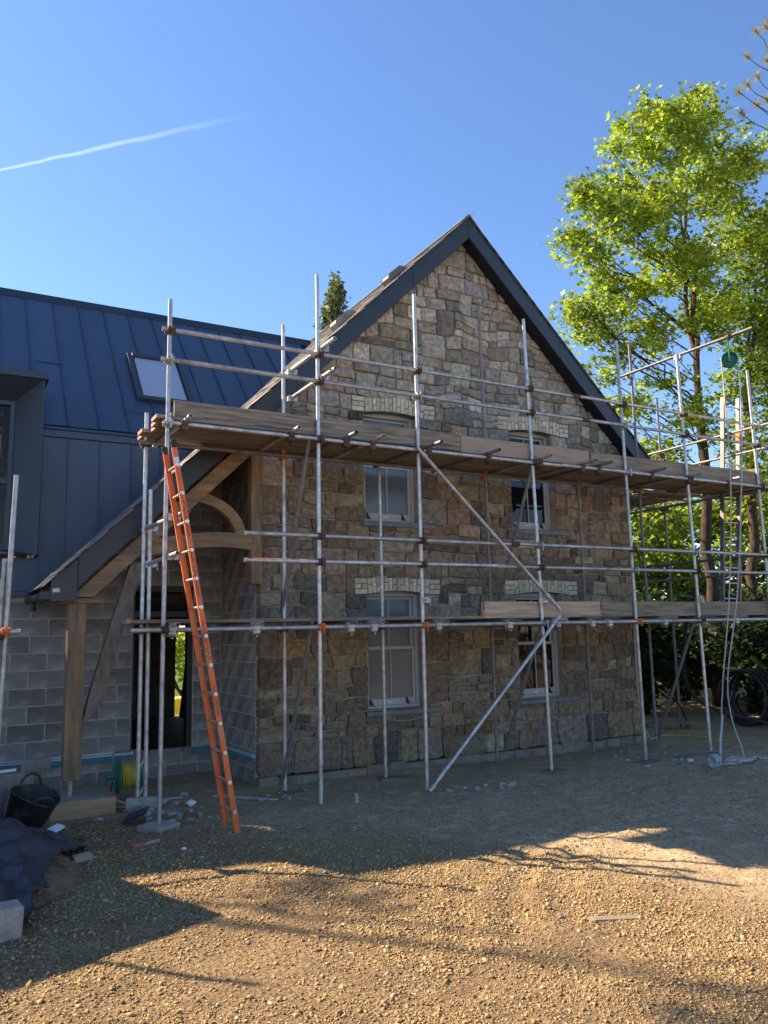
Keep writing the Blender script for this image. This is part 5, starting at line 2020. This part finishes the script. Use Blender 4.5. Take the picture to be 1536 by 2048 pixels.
# crown of the big maple, clump by clump
B1 = [((15.6, 12.8, 7.0), (.8, .8, .35)), ((17.0, 12.5, 6.4), (.8, .8, .4)), ((16.6, 13.3, 5.4), (.8, .8, .4)), ((14.3, 13.4, 5.2), (.7, .7, .35)), ((17.6, 12.6, 7.6), (.8, .8, .4)), ((12.8, 13.0, 12.2), (.42, .6, .4)), ((13.4, 13.0, 12.1), (.6, .8, .55)), ((12.5, 13.0, 10.9), (.35, .5, .35)), ((12.45, 12.9, 9.15), (.4, .5, .3)), ((13.2, 13.0, 8.6), (.6, .7, .35)),
      ((15.3, 13.0, 15.0), (.22, .3, .5)), ((15.9, 13.0, 15.25), (.2, .3, .5)), ((14.6, 13.0, 14.3), (.25, .3, .5)), ((14.0, 13.0, 13.5), (.25, .3, .42)), ((17.5, 13.0, 16.2), (.3, .4, .4)), ((16.6, 13.0, 15.4), (.3, .4, .5)),
      ((13.2, 13.0, 7.7), (.5, .6, .25)), ((14.9, 12.6, 7.7), (.7, .7, .3)), ((13.8, 13.0, 6.9), (.7, .7, .32)), ((14.6, 13.2, 6.1), (.7, .7, .35)), ((13.0, 13.0, 10.6), (.75, .9, .75)), ((12.75, 12.8, 9.0), (.6, .8, .55)), ((13.6, 13.3, 9.3), (.8, 1.0, .6)), ((13.7, 12.6, 11.4), (.7, .9, .75)),
      ((14.2, 13.2, 12.7), (.7, .9, .75)), ((14.9, 12.6, 13.7), (.7, .9, .8)), ((15.5, 13.2, 14.5), (.55, .8, .7)), ((16.3, 12.6, 14.4), (.8, 1.0, .9)),
      ((17.3, 13.0, 15.3), (.7, .9, .8)), ((18.0, 13.6, 15.0), (.8, 1.0, .8)), ((18.9, 13.0, 14.6), (.9, 1.0, .9)), ((14.6, 12.4, 11.8), (1.0, 1.2, 1.0)),
      ((15.6, 13.4, 12.9), (1.0, 1.2, .9)), ((16.8, 12.4, 13.2), (1.1, 1.2, 1.0)), ((18.0, 12.8, 13.4), (1.1, 1.2, 1.0)), ((14.4, 13.4, 10.3), (.9, 1.2, .8)),
      ((15.5, 12.3, 10.6), (1.1, 1.2, .9)), ((16.8, 13.6, 11.4), (1.2, 1.3, 1.0)), ((18.2, 12.4, 11.8), (1.1, 1.2, 1.0)), ((15.0, 13.0, 9.0), (.9, 1.1, .6)),
      ((16.1, 12.0, 9.2), (.8, .9, .55)), ((17.6, 13.2, 10.0), (1.0, 1.2, .7)), ((14.0, 12.7, 8.2), (.65, .8, .4)), ((19.4, 13.2, 12.6), (1.0, 1.1, 1.1)),
      ((14.5, 13.6, 7.2), (.7, .8, .35)), ((15.2, 12.3, 6.7), (.8, .8, .4)), ((15.3, 13.3, 5.9), (.7, .8, .35)), ((13.75, 12.9, 9.9), (.5, .6, .4))]
maple('tall bright yellow green maple rising over the right end of the scaffold', (16.3, 13.0, 0), 7.6, B1, 41, .14, (.13, 0), 27, 40, size=.128, spread=.18)
B2 = [((18.0, 12.6, 6.2), (.8, .8, .4)), ((19.2, 12.4, 6.8), (.9, .9, .45)), ((18.4, 12.8, 5.2), (.8, .8, .4)), ((19.0, 12.5, 8.2), (.9, 1.0, .6)), ((20.1, 12.8, 8.6), (1.0, 1.1, .7)), ((19.5, 12.4, 10.2), (1.0, 1.1, .8)), ((18.5, 12.8, 9.7), (.8, .9, .6)), ((18.6, 13.5, 10.6), (1.0, 1.2, .8)), ((19.6, 13.0, 11.2), (1.1, 1.2, .9)), ((18.2, 12.4, 8.6), (.8, .9, .6)), ((19.3, 12.8, 9.2), (1.0, 1.1, .8)),
      ((20.2, 13.4, 9.9), (1.0, 1.2, .9)), ((18.9, 12.6, 7.3), (.9, 1.0, .55)), ((17.4, 12.3, 8.1), (.6, .8, .5)), ((19.8, 12.6, 7.4), (.9, 1.0, .7)), ((19.2, 13.4, 5.9), (.8, .9, .5)),
      ((20.3, 13.0, 5.5), (.9, .9, .6)), ((18.7, 12.4, 4.6), (.8, .8, .45)), ((20.3, 12.6, 12.8), (1.0, 1.1, 1.0))]
maple('darker maple with a reddish lit trunk at the right edge of the photo', (17.7, 12.9, 0), 8.0, B2, 77, .13, (.5, 0), 29, 40, size=.125, spread=.185, pal_=np.concatenate([MAPLE[[0, 2, 4]], MDARK[[1]]]))

# bright thicket behind, seen under the top deck
q = random.Random(9)
wood = [('leafy tree in the bright thicket between the two maple trunks', (20.8, 16.8, 0)), ('tall thin tree in the bright thicket just right of the stone wall', (17.5, 18.0, 0)), ('leafy tree in the bright thicket behind the big maple trunk', (22.0, 19.0, 0)),
        ('leafy tree in the bright thicket at the right edge under the top deck', (25.0, 16.5, 0)), ('leafy tree farthest back in the bright thicket behind the scaffold', (25.0, 24.0, 0))]
for k, (lab, bs) in enumerate(wood):
    bl_ = []
    for i in range(20):
        bl_.append(((bs[0] + q.uniform(-3.0, 3.0), bs[1] + q.uniform(-1.6, 1.6), q.uniform(.8, 6.6 if k != 1 else 5.8)), (q.uniform(.9, 1.4), q.uniform(.8, 1.2), q.uniform(.55, .85))))
    maple(lab, bs, 4.5, bl_, 200 + k, .14, (.2, 0), 26, 20, .19, .27, pal_=np.concatenate([MAPLE, MDARK[[1, 3]]]), grp='trees in the thicket behind the scaffold')

# dark evergreen hedge
LAUREL = np.array([(.022, .045, .014), (.030, .060, .017), (.016, .034, .012), (.045, .075, .02)])
hedges = [('low dark shrub between the pipe coil and the right edge', (16.6, 10.2, 0), 1.5), ('dark shrub at the foot of the second maple', (18.9, 13.4, 0), 1.7), ('dark evergreen shrub farthest right under the lower deck', (18.2, 11.2, 0), 1.8), ('dark evergreen shrub filling the gap behind the right corner tube', (14.6, 15.4, 0), 1.8), ('dark evergreen shrub against the right corner of the house', (13.9, 13.2, 0), 1.5), ('dark evergreen shrub behind the hanging ropes', (15.6, 11.6, 0), 1.7),
          ('dark evergreen shrub with the pipe coil in front', (15.0, 9.3, 0), 1.6), ('dark evergreen shrub deep behind the big maple', (16.9, 14.6, 0), 1.9)]
for k, (lab, bs, rr) in enumerate(hedges):
    rg_ = np.random.default_rng(300 + k)
    t = thing('evergreen_shrub', lab, 'shrub', bs, 'dark shrubs right of the house')
    mb = MB()
    bl_ = []
    for i in range(12):
        c = (bs[0] + q.uniform(-.75, .75) * rr, bs[1] + q.uniform(-.7, .7) * rr, q.uniform(.35, 2.45 if k != 6 else 1.9))
        bl_.append((c, (q.uniform(.6, .95), q.uniform(.6, .9), q.uniform(.45, .65))))
        limb(mb, (bs[0] + q.uniform(-.2, .2), bs[1] + q.uniform(-.2, .2), -.05), c, .035, .012, 900 + k * 40 + i, 6, .05)
    mb.build('stems', 'bark', t, smooth=60)
    leaves('foliage', blob_centers(bl_, rg_, 52, .42), 14, .16, .15, LAUREL, rg_, 1.1, t, .7)

# conifer top above the roof
def conifer(label, base, top, rad, seed, n=5200):
    rg_ = np.random.default_rng(seed)
    t = thing('conifer', label, 'tree', base, 'conifers behind the house')
    mb = MB()
    limb(mb, base, (base[0] + .1, base[1], top), .22, .015, seed, 12, .004)
    cen = []
    zz = base[2] + 2.5
    while zz < top - .1:
        f = (top - zz) / (top - base[2])
        L_ = rad * (f ** .8) * rg_.uniform(.45, 1.25) + .06
        a = rg_.uniform(0, 6.28)
        e = Vector((base[0] + L_ * math.cos(a), base[1] + L_ * math.sin(a), zz - L_ * .28))
        limb(mb, (base[0], base[1], zz), e, .03, .008, int(zz * 100), 5, .05)
        for w in np.linspace(.25, 1.08, 7):
            p = Vector((base[0], base[1], zz)).lerp(e, w)
            cen.append((p.x, p.y, p.z - .12 * w))
        zz += .10 + .16 * f
    mb.build('trunk', 'bark', t, smooth=60)
    cen = np.array(cen)
    leaves('foliage', cen, 12, .12, .17, np.array([(.115, .16, .06), (.17, .21, .07), (.22, .24, .09), (.08, .12, .055)]), rg_, 2.6, t, 1.5, 'needle')


conifer('pointed conifer top showing above the slate roof by the tall scaffold tube', (11.75, 24.0, 0), 14.25, 3.6, 61)
conifer('tip of a second conifer just above the slate roof', (14.2, 25.0, 0), 14.35, 2.4, 62)

# pine branch tips reaching in at the top right
pine = thing('pine_tree', 'brown tipped pine branches entering at the upper right corner', 'tree', (20.5, 12.0, 0))
mb = MB()
limb(mb, (20.9, 12.0, -.1), (20.9, 12.0, 20.5), .24, .05, 5, 12, .006)
tips = [(17.75, 12, 15.75), (18.15, 12, 16.1), (18.1, 12.2, 15.35), (18.45, 12, 15.6), (18.6, 12, 16.5), (18.55, 12.2, 17.2), (18.75, 12, 17.9), (19.1, 12, 17.15), (19.05, 11.8, 18.2), (19.35, 12, 16.1), (19.5, 12.2, 18.5), (19.3, 12, 17.5), (18.9, 12, 15.9)]
PIN = np.array([(.42, .34, .13), (.30, .30, .11), (.20, .24, .08), (.50, .42, .20)])
cen, rt_ = [], []
for k, tp in enumerate(tips):
    e = Vector(tp)
    st0 = Vector((20.9, 12.0, tp[2] - .9 + .15 * (k % 3)))
    pts = limb(mb, st0, e, .022, .007, 700 + k, 6, .05)
    dirv = (pts[-1] - pts[-2]).normalized()
    for w in range(150):
        cen.append(pts[-1] - dirv * random.uniform(-.03, .13))
        v3 = Vector((random.uniform(-1, 1), random.uniform(-1, 1), random.uniform(-1, 1))).normalized()
        d_ = (dirv * .55 + v3).normalized()
        a_, u_, w__ = mb.frame(d_)
        rt_.append(np.array([u_, d_, w__]).T)
mb.build('trunk', 'bark', pine, smooth=60)
nn_ = len(cen)
rgp = np.random.default_rng(8)
me = scatter('needles', np.array([(-.02, 0, 0), (.02, 0, 0), (.010, 1, 0), (-.010, 1, 0)]), [(0, 1, 2, 3)], np.array([tuple(c) for c in cen]), np.array(rt_),
             np.stack([rgp.uniform(.10, .22, nn_)] * 3, 1), 'needle', PIN[rgp.integers(0, 4, nn_)])
link_mesh('needles', me, pine)

# bushes on the far lawn, glimpsed through the doorway
for k, (lab, bs) in enumerate((('green bush on the far lawn glimpsed through the doorway', (6.4, 23.0, 0)),)):
    rg_ = np.random.default_rng(400 + k)
    t = thing('garden_bush', lab, 'bush', bs)
    bl_ = [((bs[0] + q.uniform(-1.6, 1.6), bs[1] + q.uniform(-.8, .8), q.uniform(.5, 4.2)), (1.0, .9, .8)) for _ in range(16)]
    mb = MB()
    for i in range(8):
        limb(mb, (bs[0] + q.uniform(-.3, .3), bs[1], -.05), bl_[i][0], .05, .015, 950 + i, 6, .05)
    mb.build('stems', 'bark', t, smooth=60)
    leaves('foliage', blob_centers(bl_, rg_, 30), 14, .22, .17, MAPLE, rg_, 1.1, t)
# one more tree out of view behind the wing; its branches streak the sunlit ground
BS = [((-7.3, 14.7, 12.9), (1.0, .35, .25)), ((-6.0, 14.1, 13.3), (1.0, .35, .25)), ((-6.2, 15.6, 10.4), (.6, .4, .25)), ((-5.4, 14.0, 12.9), (.8, .3, .25))]
maple('sparse tree standing out of view behind the metal clad wing', (-7.5, 15.8, 0), 8.0, BS, 91, .16, (.3, 0), 34, 26)

# tree belt on the far side of the yard, behind the camera: what the window panes mirror
q = random.Random(31)
for k, (lab, bs) in enumerate((('broad green tree across the yard, mirrored in the left windows', (15.5, -9.0, 0)), ('broad green tree across the yard, mirrored in the right windows', (23.5, -9.5, 0)), ('broad green tree at the far right of the yard behind the viewer', (31.0, -7.5, 0)))):
    bl_ = [((bs[0] + q.uniform(-3.6, 3.6), bs[1] + q.uniform(-1.5, 1.5), q.uniform(.8, 6.2)), (q.uniform(1.0, 1.6), q.uniform(.9, 1.3), q.uniform(.7, 1.0))) for _ in range(18)]
    maple(lab, bs, 4.5, bl_, 500 + k, .16, (.2, 0), 20, 16, .24, .30, pal_=np.concatenate([MDARK, MAPLE[[4]]]), grp='trees across the yard')
